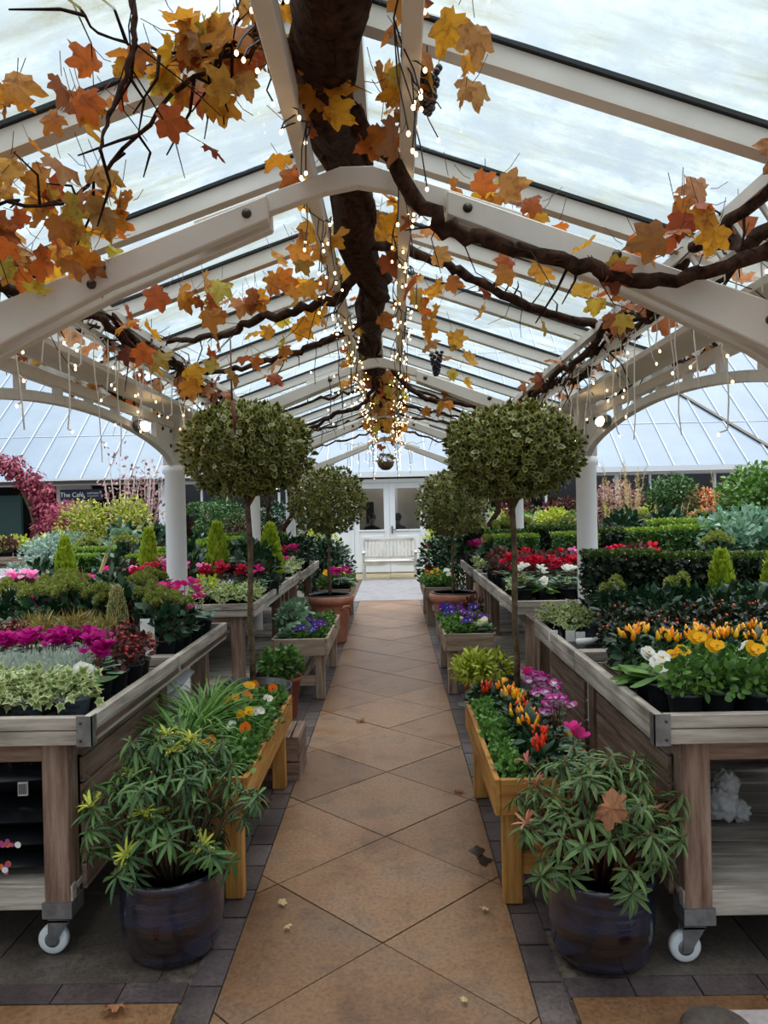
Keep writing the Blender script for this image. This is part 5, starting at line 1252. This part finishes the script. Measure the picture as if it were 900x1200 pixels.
G1(p_bush((.5, .45, .35), 'lf_green', 1000, (.06, .09), 'oval', trunk=.3), 'evergreen_shrub', 'green shrub below the right windows', 'shrub', 600, 612, 15.0)
# ------------------------------------------------------------------ grape vine
NR = np.random.default_rng(5); rnd.seed(5)
vine = thing('grape_vine', 'old grape vine with autumn leaves trained along the canopy ridge', 'vine', (0, 0, 0))
b = MB(); pts = []; rad = []
y = -.6
while y < 11.5:
    pts.append((XC-.03+.035*math.sin(y*1.9)+.02*math.sin(y*5.1), y, 2.715+.025*math.sin(y*2.7+1))); rad.append((.078 if y < 3 else .078-.004*(y-3))*(1+.12*math.sin(y*4.3))); y += .11
b.tube(pts, rad, 'bark', 14, .16)
for k in range(5):   # stringy bark strands
    q = [(x+.075*math.cos(i*.22+k*1.26), yy, z+.07*math.sin(i*.22+k*1.26)) for i, (x, yy, z) in enumerate(pts)]
    b.tube(q, [.014*(1+.4*math.sin(i*.9+k)) for i in range(len(q))], 'bark', 6, .3)
b.obj('trunk', vine, True)
BR = []
def smooth(ps, n=5, wob=.015):
    ps = [Vector(p) for p in ps]; out = []
    for i in range(len(ps)-1):
        p0 = ps[max(0, i-1)]; p1 = ps[i]; p2 = ps[i+1]; p3 = ps[min(len(ps)-1, i+2)]
        for k in range(n):
            t = k/n
            q = .5*((2*p1)+(p2-p0)*t+(2*p0-5*p1+4*p2-p3)*t*t+(3*p1-p0-3*p2+p3)*t**3)
            out.append(q+Vector((rnd.uniform(-wob, wob), rnd.uniform(-wob, wob), rnd.uniform(-wob, wob))))
    out.append(ps[-1]); return out
def branch(ps, r0, r1, wob=.014, twigs=6):
    r0 *= .68; r1 *= .68
    q = smooth(ps, 6, wob); n = len(q); BR.append(q)
    b = MB(); b.tube(q, [r0+(r1-r0)*i/(n-1) for i in range(n)], 'bark', 9, .22)
    for i in range(twigs):
        p = q[rnd.randrange(2, n-1)]; e = p+Vector((rnd.uniform(-.12, .12), rnd.uniform(-.18, .18), rnd.uniform(-.2, .12)))
        b.tube([p, (p+e)/2+Vector((.02, .02, .02)), e], [.005, .004, .002], 'twig', 4)
    b.obj('branch', vine, True)
branch([(XC, 2.2, 2.68), P(500, 245, 2.27), P(545, 275, 2.27), P(600, 288, 2.27), P(680, 312, 2.26), P(750, 326, 2.25), P(830, 318, 2.24), P(940, 285, 2.2)], .034, .03)
branch([(XC, 3.3, 2.68), P(500, 300, 3.4), P(548, 322, 3.55), P(600, 350, 3.7), P(665, 372, 3.9), P(720, 388, 4.1), P(748, 392, 4.3)], .03, .034)
branch([(XC, 3.55, 2.7), P(398, 345, 3.6), P(345, 365, 3.7), P(300, 375, 3.8), P(270, 388, 3.95), P(235, 396, 4.1), P(196, 401, 4.2)], .038, .02)
branch([(XC, 4.6, 2.68), P(405, 388, 4.5), P(365, 405, 4.55), P(320, 420, 4.6), P(265, 434, 4.7), P(208, 441, 4.75)], .03, .022)
branch([(XC, 5.6, 2.66), P(490, 462, 5.6), P(540, 472, 5.7), P(580, 485, 5.9), P(640, 495, 6.1)], .03, .02)
branch([(XC, 5.9, 2.66), P(430, 470, 6.0), P(395, 484, 6.0), P(375, 497, 6.1), P(340, 512, 6.3)], .026, .018)
for y in (6.9, 7.8, 8.7, 9.6, 10.6):
    for s in (-1, 1):
        branch([(XC, y, 2.66), (XC+s*.35, y+.1, 2.55+rnd.uniform(-.05, .05)), (XC+s*.75, y+.15, 2.46+rnd.uniform(-.06, .06)), (XC+s*1.15, y+.3, 2.38)], .024, .014, .02, 4)
branch([P(150, -30, 1.75), P(157, 25, 1.75), P(155, 60, 1.74), P(143, 100, 1.73), P(126, 140, 1.72), P(117, 178, 1.72)], .012, .005, .004, 3)
branch([P(-10, 240, 2.0), P(70, 235, 2.1), P(120, 200, 2.1), P(200, 110, 1.95), P(290, 60, 1.9), P(380, 40, 1.8)], .006, .01, .01, 14)
branch([P(70, -20, 1.8), P(120, 40, 1.85), P(200, 60, 1.9), P(260, 50, 1.9), P(330, 30, 1.85)], .004, .008, .01, 12)
# tangled rods along both eaves
for s in (-1, 1):
    for j in range(4):
        ps = [(XC+s*(1.17+rnd.uniform(-.02, .10)), y0, 2.36+rnd.uniform(-.06, .11)) for y0 in np.arange(.6, 11.6, .55)]
        branch(ps, .03 if j < 2 else .014, .022 if j < 2 else .010, .02, 40)
    ps = [(XC+s*(1.55+rnd.uniform(-.05, .06)), y0, 2.26+rnd.uniform(-.05, .05)) for y0 in np.arange(1.2, 8.0, .5)]
    branch(ps, .016, .012, .03, 26)
# leaves
lf = MB(); tw = MB()
def leafset(c, sig, n, size, mat='lf_vine', down=.7):
    c = np.array(c); pos = c+NR.normal(size=(n, 3))*np.array(sig)
    pos[:, 2] = np.minimum(pos[:, 2], RZ-SL*np.abs(pos[:, 0]-XC)-.10)
    d = NR.normal(size=(n, 3))*.75-[0, 0, down]; nr = NR.normal(size=(n, 3))+[0, -.9, .1]
    lf.leaves('vine', pos, d, nr, U01(n, *size), mat)
    for p, dd in zip(pos, d):
        q = Vector(p); L = rnd.uniform(.04, .09); dv = Vector(dd).normalized()
        tw.tube([q-dv*L+Vector((0, 0, .02)), q-dv*L*.4, q], .0012, 'stem_red', 3, cap=False)
CL = [(40,30,1.9,26,3),(30,125,1.9,22,3),(14,82,1.9,14,2),(92,22,1.9,18,2),(88,62,1.9,14,2),(190,20,1.95,22,4),(182,75,1.95,14,3),(235,25,1.95,22,5),(228,62,1.95,20,4),(262,50,1.95,20,4),(272,15,1.95,20,4),(300,45,1.95,18,3),(212,10,1.9,18,3),(290,10,1.9,15,3),(250,100,1.95,16,2),(283,148,1.95,3,1),(199,168,1.95,3,1),(243,183,1.95,3,1),
 (10,190,2.1,20,4),(38,215,2.1,20,3),(78,240,2.1,22,3),(108,208,2.1,10,2),(128,212,2.1,10,2),(128,245,2.1,16,3),(112,262,2.15,14,2),(52,268,2.2,20,3),(95,282,2.25,18,3),(22,262,2.2,20,3),(38,300,2.3,20,4),(75,302,2.3,18,3),(8,290,2.3,16,3),(100,302,2.3,8,1),(120,303,2.3,6,1),
 (205,325,3.2,14,2),(225,345,3.5,16,4),(240,335,3.6,16,3),(270,328,3.7,22,6),(300,322,3.8,22,6),(318,345,3.9,20,6),(340,300,3.5,16,4),(345,270,3.2,12,3),(165,378,2.9,12,2),(150,365,2.8,12,2),(185,402,3.2,12,2),(222,418,3.5,12,3),(250,425,3.6,10,2),(262,408,3.6,8,1),(300,392,3.9,14,3),(320,438,4.3,12,3),(290,446,4.1,10,2),(345,405,4.3,14,3),
 (352,90,1.95,12,3),(360,30,1.9,10,3),(345,150,2.2,12,3),(352,195,2.4,12,3),(375,120,2.0,8,2),(385,285,3.0,12,3),(380,330,3.3,12,3),(360,225,2.6,10,2),
 (458,45,1.95,10,3),(537,78,2.0,12,3),(550,92,2.0,5,1),(452,100,1.95,10,3),(455,140,2.2,8,2),(505,265,2.8,8,2),(500,300,3.2,10,3),(495,340,3.6,12,4),(510,348,3.7,10,3),(525,395,4.2,10,3),(545,405,4.2,8,2),(490,380,4.0,10,3),
 (540,212,2.5,12,3),(560,222,2.5,10,2),(592,238,2.6,14,3),(575,232,2.6,12,2),(622,248,2.5,10,2),(648,263,2.5,8,1),(604,242,2.6,12,2),(572,328,3.6,5,1),(565,357,3.6,6,1),(592,300,3.0,8,2),(632,310,3.0,6,1),(738,280,2.3,9,2),(690,310,2.3,8,1),(800,262,2.25,14,3),(775,282,2.25,12,3),(830,262,2.25,12,2),(715,308,2.25,10,2),(820,240,2.25,6,1),(680,345,3.0,9,2),(718,350,3.0,12,3),(735,358,3.0,9,2),(640,380,3.9,8,1),(538,465,5.4,12,4),(565,478,5.6,12,4),(520,470,5.4,10,3),(590,508,4.7,1,1)]
for u, v, D, sp, n in CL:
    if u < 340 and v < 310 and n > 1: n = int(n*1.35+.5)
    p = P(u, v, D); s_ = sp*D/900; leafset(p, (s_*1.15, .07, s_*1.15), n, (.06, .10) if D < 2.25 else (.07, .115) if D < 3 else (.08, .125))
for k in range(30):   # leaves along the ridge trunk
    y = rnd.uniform(1.6, 11.2); leafset((XC+rnd.choice((-1, 1))*rnd.uniform(.05, .2), y, rnd.uniform(2.64, 2.86)), (.06, .12, .06), 4, (.08, .125))
for k in range(26):
    y = rnd.uniform(6, 11.3); leafset((XC+rnd.uniform(-.22, .22), y, rnd.uniform(2.55, 2.7)), (.09, .12, .07), 4, (.08, .12))
for s in (-1, 1):   # dry leaves caught along the eaves
    for y in np.arange(1.4, 9.5, .34): leafset((XC+s*rnd.uniform(1.12, 1.32), y, rnd.uniform(2.34, 2.5)), (.05, .12, .04), 2 if s > 0 else 3, (.08, .13), 'lf_vinedry', .4)
    for y in np.arange(1.6, 7.5, .5): leafset((XC+s*rnd.uniform(1.5, 1.62), y, rnd.uniform(2.24, 2.34)), (.05, .12, .04), 3 if s < 0 else 1, (.08, .12), 'lf_vine' if s < 0 else 'lf_vinedry', .4)
lf.obj('foliage', vine, True)
for q in BR:          # fine bare twigs
    for i in range(max(3, len(q)//6)):
        p = q[rnd.randrange(len(q))]; e = p+Vector((rnd.uniform(-.2, .2), rnd.uniform(-.25, .25), rnd.uniform(-.22, .12))); tw.tube([p, (p+e)/2+Vector((rnd.uniform(-.04, .04), 0, rnd.uniform(-.04, .04))), e], [.0025, .002, .0012], 'twig', 3, cap=False)
tw.obj('twigs', vine)
def grapes(p, n=34, L=.12):
    b = MB(); c = Vector(p)
    for i in range(n):
        t = i/n; r = .03*(1-t*.75); a = i*2.4; b.ball((c.x+r*math.cos(a), c.y+r*math.sin(a), c.z-L*t), .0105, 'grape', 8, 5)
    b.tube([c, c+Vector((0, 0, .06))], .002, 'twig', 4); b.obj('grape_bunch', vine, True)
grapes(P(501, 80, 2.05)); grapes(P(511, 413, 4.0)); grapes(P(244, 82, 1.95), 3, .015); grapes(P(585, 330, 3.6), 3, .015)

# ------------------------------------------------------------------ fairy lights
BULB = MB().ball((0, 0, 0), .0047, 'bulb_glow', 8, 5, 1.35).mesh('bulb')
def lights(label, paths, bulbs, cmat, group, name='fairy_light_string', r=.0022):
    t = thing(name, label, 'string lights', (0, 0, 0), 0, group)
    b = MB()
    for p in paths: b.tube(p, r, cmat, 4, cap=False)
    b.obj('cable', t, True)
    for q in bulbs[:100]: link('bulb', BULB, t, Matrix.Translation(q))
def beam_string(s, label, ph, ya, yb, n, dn, dark='cable_dark'):
    path = []; y = ya; bl = []
    while y < yb:
        a = y*9+ph; path.append(Vector((XC+s*.152+.036*math.cos(a)+rnd.uniform(-.01, .01), y, 2.60+.05*math.sin(a)+rnd.uniform(-.01, .01)))); y += .045
    paths = [path]
    for i in range(n):
        t = i/n; p = path[int(t*(len(path)-1))]; e = p+Vector((s*rnd.uniform(-.03, .06), rnd.uniform(-.04, .04), -rnd.uniform(.0, .09)*(1 if rnd.random() < .7 else dn)))
        paths.append([p, (p+e)/2+Vector((rnd.uniform(-.015, .015), 0, 0)), e]); bl.append(e-Vector((0, 0, .006)))
    lights(label, paths, bl, dark, 'fairy lights on the ridge beams')
beam_string(-1, 'fairy lights wound round the near half of the left ridge beam', 0, 1.2, 4.4, 62, 2.5)
beam_string(1, 'fairy lights wound round the near half of the right ridge beam', 1, 1.2, 4.4, 78, 2.5)
beam_string(-1, 'fairy lights wound round the far half of the left ridge beam', 2, 4.3, 8.2, 100, 4)
beam_string(1, 'fairy lights wound round the far half of the right ridge beam', 3, 4.3, 8.2, 100, 4)
beam_string(-1, 'fairy lights at the far end of the left ridge beam', 2, 8.1, 11.4, 100, 5)
beam_string(1, 'fairy lights at the far end of the right ridge beam', 3, 8.1, 11.4, 100, 5)
def drops(label, starts, lens, cmat, group, main=None, step=.085):
    paths = [main] if main else []; bl = []
    for p, L in zip(starts, lens):
        q = Vector(p); path = [q]; n = max(2, int(L/step))
        for i in range(n):
            q = q+Vector((rnd.uniform(-.016, .016), rnd.uniform(-.016, .016), -L/n)); path.append(q)
            if rnd.random() < .48: e = q+Vector((rnd.choice((-1, 1))*rnd.uniform(.012, .028), rnd.uniform(-.012, .012), -rnd.uniform(.004, .02))); paths.append([q, e]); bl.append(e-Vector((0, 0, .005)))
        paths.append(path)
    rnd.shuffle(bl); lights(label, paths, bl, cmat, group, 'icicle_lights', .003)
for s in (-1, 1):
    for k, (ya, yb) in enumerate(((1.7, 4.0), (4.0, 7.0), (7.0, 11.0))):
        ys = np.arange(ya, yb, .125 if k == 0 else .16)
        main = [Vector((XC+s*(1.20+rnd.uniform(-.015, .015)), y, 2.33+rnd.uniform(-.02, .01))) for y in np.arange(ya, yb, .07)]
        drops('white-cabled icicle lights on the %s eave, %s stretch' % ('left' if s < 0 else 'right', ('nearest', 'middle', 'farthest')[k]),
              [(XC+s*(1.20+rnd.uniform(-.02, .02)), y, 2.33) for y in ys], [rnd.choice((.16, .25, .34, .44, .52))*rnd.uniform(.8, 1.1) for _ in ys], 'cable_white', 'icicle lights on the eaves', main)
drops('dangling fairy lights at the far end of the canopy ridge', [(XC+rnd.uniform(-.6, .55), 11.5, 2.5) for _ in range(16)], [rnd.uniform(.15, .55) for _ in range(16)], 'cable_dark', 'fairy lights at the canopy end', [Vector((XC-.62+.06*i, 11.5, 2.5+.02*math.sin(i*2))) for i in range(21)])
drops('dark-cabled lights dangling from the left ridge beam above the path', [P(370, 395, 4.6), P(395, 400, 4.7), P(385, 440, 5.0), P(402, 455, 5.5)], [.28, .4, .3, .3], 'cable_dark', 'lights dangling from the ridge')
lights('small string of lights over the café doorway', [[Vector((-7.7+.1*i, GY-.2, 1.82-.05*math.sin(i*.8))) for i in range(18)]], [Vector((-7.7+.1*i, GY-.2, 1.80-.05*math.sin(i*.8))) for i in range(18)], 'cable_dark', 'lights at the café')

# ------------------------------------------------------------------ sacks and small things
def pillow(t, w, d, h, mat, name, seed, n=18, sharp=.45):
    r = random.Random(seed); b = MB(); v = []; f = []
    for k in range(2):
        for i in range(n+1):
            for j in range(n+1):
                x = -1+2*i/n; y = -1+2*j/n; z = max(0, (1-abs(x)**3.2)*(1-abs(y)**3.2))**sharp
                wr = (.06*math.sin(x*7+seed)*math.cos(y*9+seed*2)+.04*math.sin(x*17+y*13+seed))*z
                v.append((x*w/2*(1-.05*y*y), y*d/2*(1-.05*x*x), h/2+(1 if k else -1)*(z+wr)*h/2*(1 if k else .9)))
        o = k*(n+1)**2
        for i in range(n):
            for j in range(n):
                q = (o+i*(n+1)+j, o+(i+1)*(n+1)+j, o+(i+1)*(n+1)+j+1, o+i*(n+1)+j+1); f.append(q if k else q[::-1])
    b.add(v, f, mat); return b.obj(name, t, True)
zz = .247
for i, (lab, pr) in enumerate((('black compost sack lowest in the stack under the nearest left bench', 1), ('second black compost sack up, pink and orange print, under the nearest left bench', 1), ('third black compost sack up under the nearest left bench', 0))):
    t = thing('compost_sack', lab, 'sack', (-1.55+.02*i, 3.02, zz), 0, 'black sacks under the left bench'); pillow(t, .66, .62, .09, 'bag_black', 'sack', i+3)
    if pr:
        b = MB()
        for q_ in range(14):
            u_ = rnd.uniform(0, .17); b.leaves('petal', [(u_, -.312-rnd.uniform(0, .004), .045+rnd.uniform(-.012, .02))], [(rnd.uniform(-1, 1), 0, rnd.uniform(-1, 1))], [(0, -1, 0)], rnd.uniform(.016, .03), rnd.choice(('print_pink', 'print_pink', 'print_orange', 'white_card')))
        b.obj('print', t)
    zz += .08
t = thing('compost_sack', 'slumped black sack with a white barcode on top of the stack', 'sack', (-1.5, 3.0, zz), .1); o = pillow(t, .5, .4, .16, 'bag_black', 'sack', 9)
b = MB(); b.box(.08, .115, -.215, -.205, .03, .08, 'white_card'); 
for i in range(6): b.box(.083+i*.005, .0855+i*.005, -.217, -.214, .036, .074, 'print_dark')
b.obj('barcode', t)
for i in range(3):
    t = thing('compost_sack', ['white sack lowest in the stack under the second left bench', 'white sack in the middle of the stack under the second left bench', 'crumpled white sack topmost under the second left bench'][i], 'sack', (-1.5, 4.25, .247+i*.14), 0, 'white sacks under the left bench'); pillow(t, .64, .6, .145, 'white_bag', 'sack', i+20)
t = thing('plastic_bag', 'crumpled white plastic bag on the lower shelf of the nearest right bench', 'bag', (1.30, 3.12, .247), s=.8)
b = MB(); n, k = 40, 24
from mathutils import noise as mn
for cx, cz, rr, sd in ((0, .10, .085, 1), (.09, .055, .055, 5), (.03, .20, .06, 9)):
    v = []; f = []
    for i in range(k+1):
        for j in range(n):
            th = PI*i/k; q = 2*PI*j/n; d = Vector((math.sin(th)*math.cos(q), math.sin(th)*math.sin(q), -math.cos(th)))
            r = rr*(1+.22*(abs(mn.noise(d*2.2+Vector((sd, 0, 0))))*2-.4)+.10*(abs(mn.noise(d*5+Vector((sd, 3, 0))))*2-.4)); v.append((cx+d.x*r, d.y*r, max(.0, cz+d.z*r)))
    for i in range(k):
        for j in range(n): f.append((i*n+j, i*n+(j+1) % n, (i+1)*n+(j+1) % n, (i+1)*n+j))
    b.add(v, f, 'white_bag')
b.obj('bag', t, True)
t = thing('fabric_roll', 'short white roll lying on the second right bench', 'roll', (.99, 3.98, .815), .25)
b = MB(); b.tube([(-.06, 0, .018), (.06, 0, .018)], .018, 'white_card', 14); b.obj('roll', t, True)
b = MB(); b.box(.87, 1.55, 3.70, 4.58, .801, .806, 'black_plastic'); o = b.obj('matting', label='black plastic matting on the deck of the second right bench', category='matting')
# pot labels / cards
def card(loc, label, w=.07, h=.12, pic=True, rz=0):
    t = thing('care_card', label, 'card', loc, rz); b = MB(); b.box(-w/2, w/2, -.001, .001, .0, h, 'white_card'); b.obj('card', t)
    if pic: b = MB(); b.leaves('petal', NR.uniform(-.018, .018, size=(9, 3))*[1, 0, 1]+[0, -.003, h*.6], NR.normal(size=(9, 3))*[1, 0.02, 1], [(0, -1, 0)], .02, 'lf_skim'); b.obj('picture', t)
q = P(171, 770, 3.72); card((q.x+.01, 3.72, .80), 'white care card with a flower picture at the second left bench corner', .07, .23)
for i, (u, v, D) in enumerate(((648, 729, 4.15), (668, 731, 4.13), (680, 735, 4.08))):
    q = P(u, v, D); card((q.x, D, .806), ('white pot card on the black matting, nearest the path', 'white pot card on the black matting, middle of three', 'white pot card on the black matting, farthest from the path')[i], .05, .06, False)
tt = thing('pot_print', 'dark printed words on the blue-grey ivy pot at the bench corner', 'lettering', (0, 0, 0))
bpy.data.objects.remove(tt)
IVY = [o for o in bpy.data.objects if o.name.startswith('ivy') and o.parent is None and o.location.y < 2.8]
for o in IVY:
    o.rotation_euler.z = 0; 
    pr = [('Heirloom', .062), ('Herbs', .043)]
    for s_, z_ in pr: text(s_, .022, 'print_dark', o, (0, -.0545+.0085*(1-z_/.085)-.0003, z_), (PI/2-.12, 0, 0), 'printed_lettering', bend=.052)
# rusty hook
t = thing('iron_hook', 'rusty iron hook hanging above the near left topiary', 'hook', (0, 0, 0)); b = MB(); q = P(270, 398, 4.3); e = P(275, 508, 4.25)
b.tube([q, P(271, 440, 4.3), P(272, 470, 4.28)], [.004, .005, .006], 'rust', 6); b.tube([P(272, 470, 4.28), P(275, 490, 4.26), e], [.012, .012, .004], 'rust', 6); b.obj('rod', t, True)
# hanging basket
q = P(452, 541, 11.42); t = thing('hanging_basket', 'round hanging basket at the far end of the canopy before the doors', 'basket', (q.x, 11.42, q.z))
b = MB(); b.lathe([(.002, -.13), (.06, -.12), (.11, -.07), (.13, 0), (.12, 0), (.1, -.06)], 'bark_grey', 18); b.obj('bowl', t, True)
b = MB()
for k in range(3): b.tube([(.125*math.cos(k*2.1), .125*math.sin(k*2.1), 0), (0, 0, .30)], .003, 'bolt_steel', 4)
b.obj('chain', t); b = MB(); dome_leaves(b, 'small', 160, (0, 0, .02), (.14, .14, .10), (.03, .05), 'lf_bronze', low=-.3); b.obj('foliage', t)
# fallen leaves
for u, v, lab, m_, s_ in ((148, 1181, 'rust-red fallen leaf on the paving at the bottom left', 'lf_vinedry', .07), (316, 939, 'curled buff fallen leaf beside the new left planter', 'lf_vinedry', .09), (328, 1064, 'pale fallen leaf at the left of the path', 'lf_straw', .035), (336, 1088, 'thin pale leaf sliver on the path', 'lf_straw', .03), (536, 926, 'buff fallen leaf at the right of the path by the planter leg', 'lf_vinedry', .06), (574, 1070, 'pale leaf stalk at the right of the path', 'lf_straw', .035), (420, 845, 'tan fallen leaf at the left middle of the path', 'lf_vinedry', .07), (545, 1180, 'tiny pale leaf at the bottom of the path', 'lf_straw', .025), (704, 938, 'crumpled brown leaf caught in the right pieris', 'lf_vinedry', .12)):
    r = Rcam @ Vector(((u-450)/F, (600-v)/F, -1)); k = (0-CAMZ)/r.z
    loc = Vector((r.x*k, r.y*k, .004)) if v != 938 else P(704, 942, 2.37)
    b = MB(); b.leaves('vine', [(0, 0, .012)], [(1, .2, .25 if v != 938 else -.8)], [(0, -.3, 1) if v != 938 else (0, -1, .3)], s_, m_); o = b.obj('fallen_leaf'); o.location = loc; o.rotation_euler.z = rnd.uniform(0, 6) if v != 938 else 0
    o['label'] = lab; o['category'] = 'leaf'
b = MB()
for cx, cy, r in ((.345, 3.43, .032), (.362, 3.34, .03)):
    b.prism([(cx+r*(1+.3*math.sin(3*a+cx*90))*math.cos(a), cy+1.5*r*(1+.3*math.cos(4*a))*math.sin(a)) for a in np.linspace(0, 2*PI, 18)[:-1]], 0.001, .0022, 'wet_stain')
o = b.obj('water_stain', label='dark wet stain on the path beside the right planter leg', category='stain')
t = thing('stone_slab', 'pale stone slab edge at the bottom right corner', 'slab', (1.12, 2.20, 0)); b = MB(); b.box(-.25, .6, -.3, .10, 0, .03, 'stone'); b.obj('slab', t, bev=.01)
b = MB(); b.lathe([(.10, 0), (.105, .03), (.09, .045), (.03, .05)], 'slab_grey', 24, (-.22, .0, 0)); b.obj('rounded_end', t, True)

# ------------------------------------------------------------------ people and furniture seen through the doors
def seated(loc, rz, label, turn=0.0):
    t = thing('person', label, 'person', loc, rz)
    J = dict(pel=(0, 0, .50), spn=(0, .02, .72), chs=(0, .03, .92), nck=(0, .02, 1.06), hd0=(0, -.01, 1.14), hd1=(0, -.015, 1.24), hd2=(0, 0, 1.30))
    for s, n in ((-1, 'l'), (1, 'r')):
        J.update({'sh'+n: (s*.17, .03, .98), 'el'+n: (s*.22, -.08, .74), 'wr'+n: (s*.10, -.28, .76), 'ha'+n: (s*.07, -.35, .77), 'hp'+n: (s*.09, -.02, .49), 'kn'+n: (s*.12, -.42, .50), 'an'+n: (s*.12, -.40, .09), 'to'+n: (s*.13, -.52, .04)})
    E = ['pel spn', 'spn chs', 'chs nck', 'nck hd0', 'hd0 hd1', 'hd1 hd2']
    for n in 'lr': E += ['chs sh'+n, 'sh%s el%s' % (n, n), 'el%s wr%s' % (n, n), 'wr%s ha%s' % (n, n), 'pel hp'+n, 'hp%s kn%s' % (n, n), 'kn%s an%s' % (n, n), 'an%s to%s' % (n, n)]
    R_ = dict(pel=.14, spn=.12, chs=.14, nck=.05, hd0=.075, hd1=.088, hd2=.06)
    for n in 'lr': R_.update({'sh'+n: .06, 'el'+n: .045, 'wr'+n: .03, 'ha'+n: .03, 'hp'+n: .09, 'kn'+n: .06, 'an'+n: .04, 'to'+n: .035})
    ks = list(J); me = bpy.data.meshes.new('body'); me.from_pydata([J[k] for k in ks], [tuple(ks.index(q) for q in e.split()) for e in E], [])
    o = bpy.data.objects.new('tmp', me); COL.objects.link(o); sk = o.modifiers.new('s', 'SKIN'); o.modifiers.new('u', 'SUBSURF').levels = 1
    for i, k in enumerate(ks): me.skin_vertices[0].data[i].radius = (R_[k], R_[k]*.8 if k in ('chs', 'spn', 'pel') else R_[k])
    me.skin_vertices[0].data[0].use_root = True
    dg = bpy.context.evaluated_depsgraph_get(); dg.update(); nm = bpy.data.meshes.new_from_object(o.evaluated_get(dg)); bpy.data.objects.remove(o)
    nm.materials.clear(); nm.materials.append(M['cloth_dark']); nm.materials.append(M['skin'])
    for p in nm.polygons:
        p.use_smooth = True
        if p.center.z > 1.07 or (p.center.y < -.27 and p.center.z > .7): p.material_index = 1
    link('body', nm, t)
    h = MB(); h.ball((0, .02, 1.27), .105, 'hair', 14, 8); h.obj('hair', t, True)
    return t
def chair(loc, rz, label):
    t = thing('cafe_chair', label, 'chair', loc, rz)
    for x, y in ((-.18, -.18), (.18, -.18), (-.18, .2), (.18, .2)): b = MB(); b.box(x-.015, x+.015, y-.015, y+.015, 0, .40, 'wood_dark_z'); b.obj('leg', t)
    b = MB(); b.box(-.21, .21, -.2, .22, .37, .40, 'wood_dark_x'); b.obj('seat', t); b = MB(); b.box(-.2, .2, .2, .225, .4, .85, 'wood_dark_z'); b.obj('backrest', t)
for u, D, rz, lab, cl in ((436, 19.4, .3, 'dark-haired seated person behind the left door pane', 'dark chair behind the left door pane'), (466, 19.6, PI+.2, 'dark-haired seated person behind the right door pane', 'dark chair behind the right door pane')):
    q = P(u, 610, D); seated((q.x, D, 0.02), rz, lab); chair((q.x, D, 0.02), rz, cl)
q = P(474, 600, 20.3); place(p_grassy(46, (.7, 1.2), 'lf_dark', .5, .18, 'blade', .8, wid=1.2), 'indoor_palm', 'tall dark green palm behind the right door pane', 'plant', (q.x+.3, 20.5, .02), s=.8)
for i in range(5):   # shelving behind the right-hand windows
    x = 5.6+i*1.05; t = thing('shop_shelf', 'dark shop shelf of small goods behind the right windows, %s from the column' % ORD[i], 'shelf', (x, 19.6, .02))
    b = MB(); b.box(-.45, -.42, -.15, .15, 0, 2.0, 'wood_dark_z'); b.box(.42, .45, -.15, .15, 0, 2.0, 'wood_dark_z')
    for z in (.2, .75, 1.2, 1.6, 1.97): b.box(-.43, .43, -.15, .15, z, z+.025, 'wood_dark_x')
    b.obj('frame', t)
    b = MB()
    for z in (.775, 1.225, 1.625):
        for k in range(5): xx = -.36+k*.16; b.box(xx, xx+.1, -.12, .0, z, z+rnd.uniform(.12, .28), rnd.choice(('print_orange', 'white_card', 'print_pink', 'pot_red', 'cafe_navy')))
    b.obj('goods', t, kind='stuff')

# ------------------------------------------------------------------ light
wd = bpy.data.worlds.new('overcast'); SC.world = wd; wd.use_nodes = True; nt = wd.node_tree; nt.nodes.clear()
o = nt.nodes.new('ShaderNodeOutputWorld'); bg = nt.nodes.new('ShaderNodeBackground'); tc = nt.nodes.new('ShaderNodeTexCoord'); sp = nt.nodes.new('ShaderNodeSeparateXYZ')
rp = nt.nodes.new('ShaderNodeValToRGB'); e = rp.color_ramp.elements
nt.links.new(tc.outputs['Generated'], sp.inputs[0]); nt.links.new(sp.outputs['Z'], rp.inputs[0])
stops = ((0.0, (.26, .28, .30)), (.06, (.48, .57, .65)), (.5, (.66, .77, .86)), (.74, (1.7, 1.8, 1.88)), (1.0, (4.6, 4.7, 4.8)))
while len(e) < len(stops): e.new(.5)
for el, (p, c) in zip(e, stops): el.position = p; el.color = (*c, 1)
nt.links.new(rp.outputs[0], bg.inputs[0]); bg.inputs[1].default_value = 1.0; nt.links.new(bg.outputs[0], o.inputs[0])
sd = bpy.data.lights.new('overcast_sun', 'SUN'); so = bpy.data.objects.new('overcast_sun', sd); COL.objects.link(so); sd.energy = 1.0; sd.angle = math.radians(60); so.rotation_euler = (math.radians(-22), math.radians(8), 0)
for x_, y_, w_ in ((0, 20.2, 45), (7.5, 20.3, 60), (-7.5, 20.3, 20)):
    pd = bpy.data.lights.new('interior_fill', 'POINT'); po = bpy.data.objects.new('interior_fill', pd); COL.objects.link(po); pd.energy = w_; pd.color = (1, .85, .7); pd.shadow_soft_size = .15; po.location = (x_, y_, 2.75)  # added fill lights without fittings, brightening the rooms behind the glass
vs = SC.view_settings; SC.display_settings.display_device = 'sRGB'; vs.view_transform = 'Standard'; vs.look = 'None'; vs.gamma = 1; vs.use_curve_mapping = False; vs.exposure = 0.22
SC.cycles.max_bounces = 8; SC.cycles.transparent_max_bounces = 12; SC.cycles.sample_clamp_indirect = 6
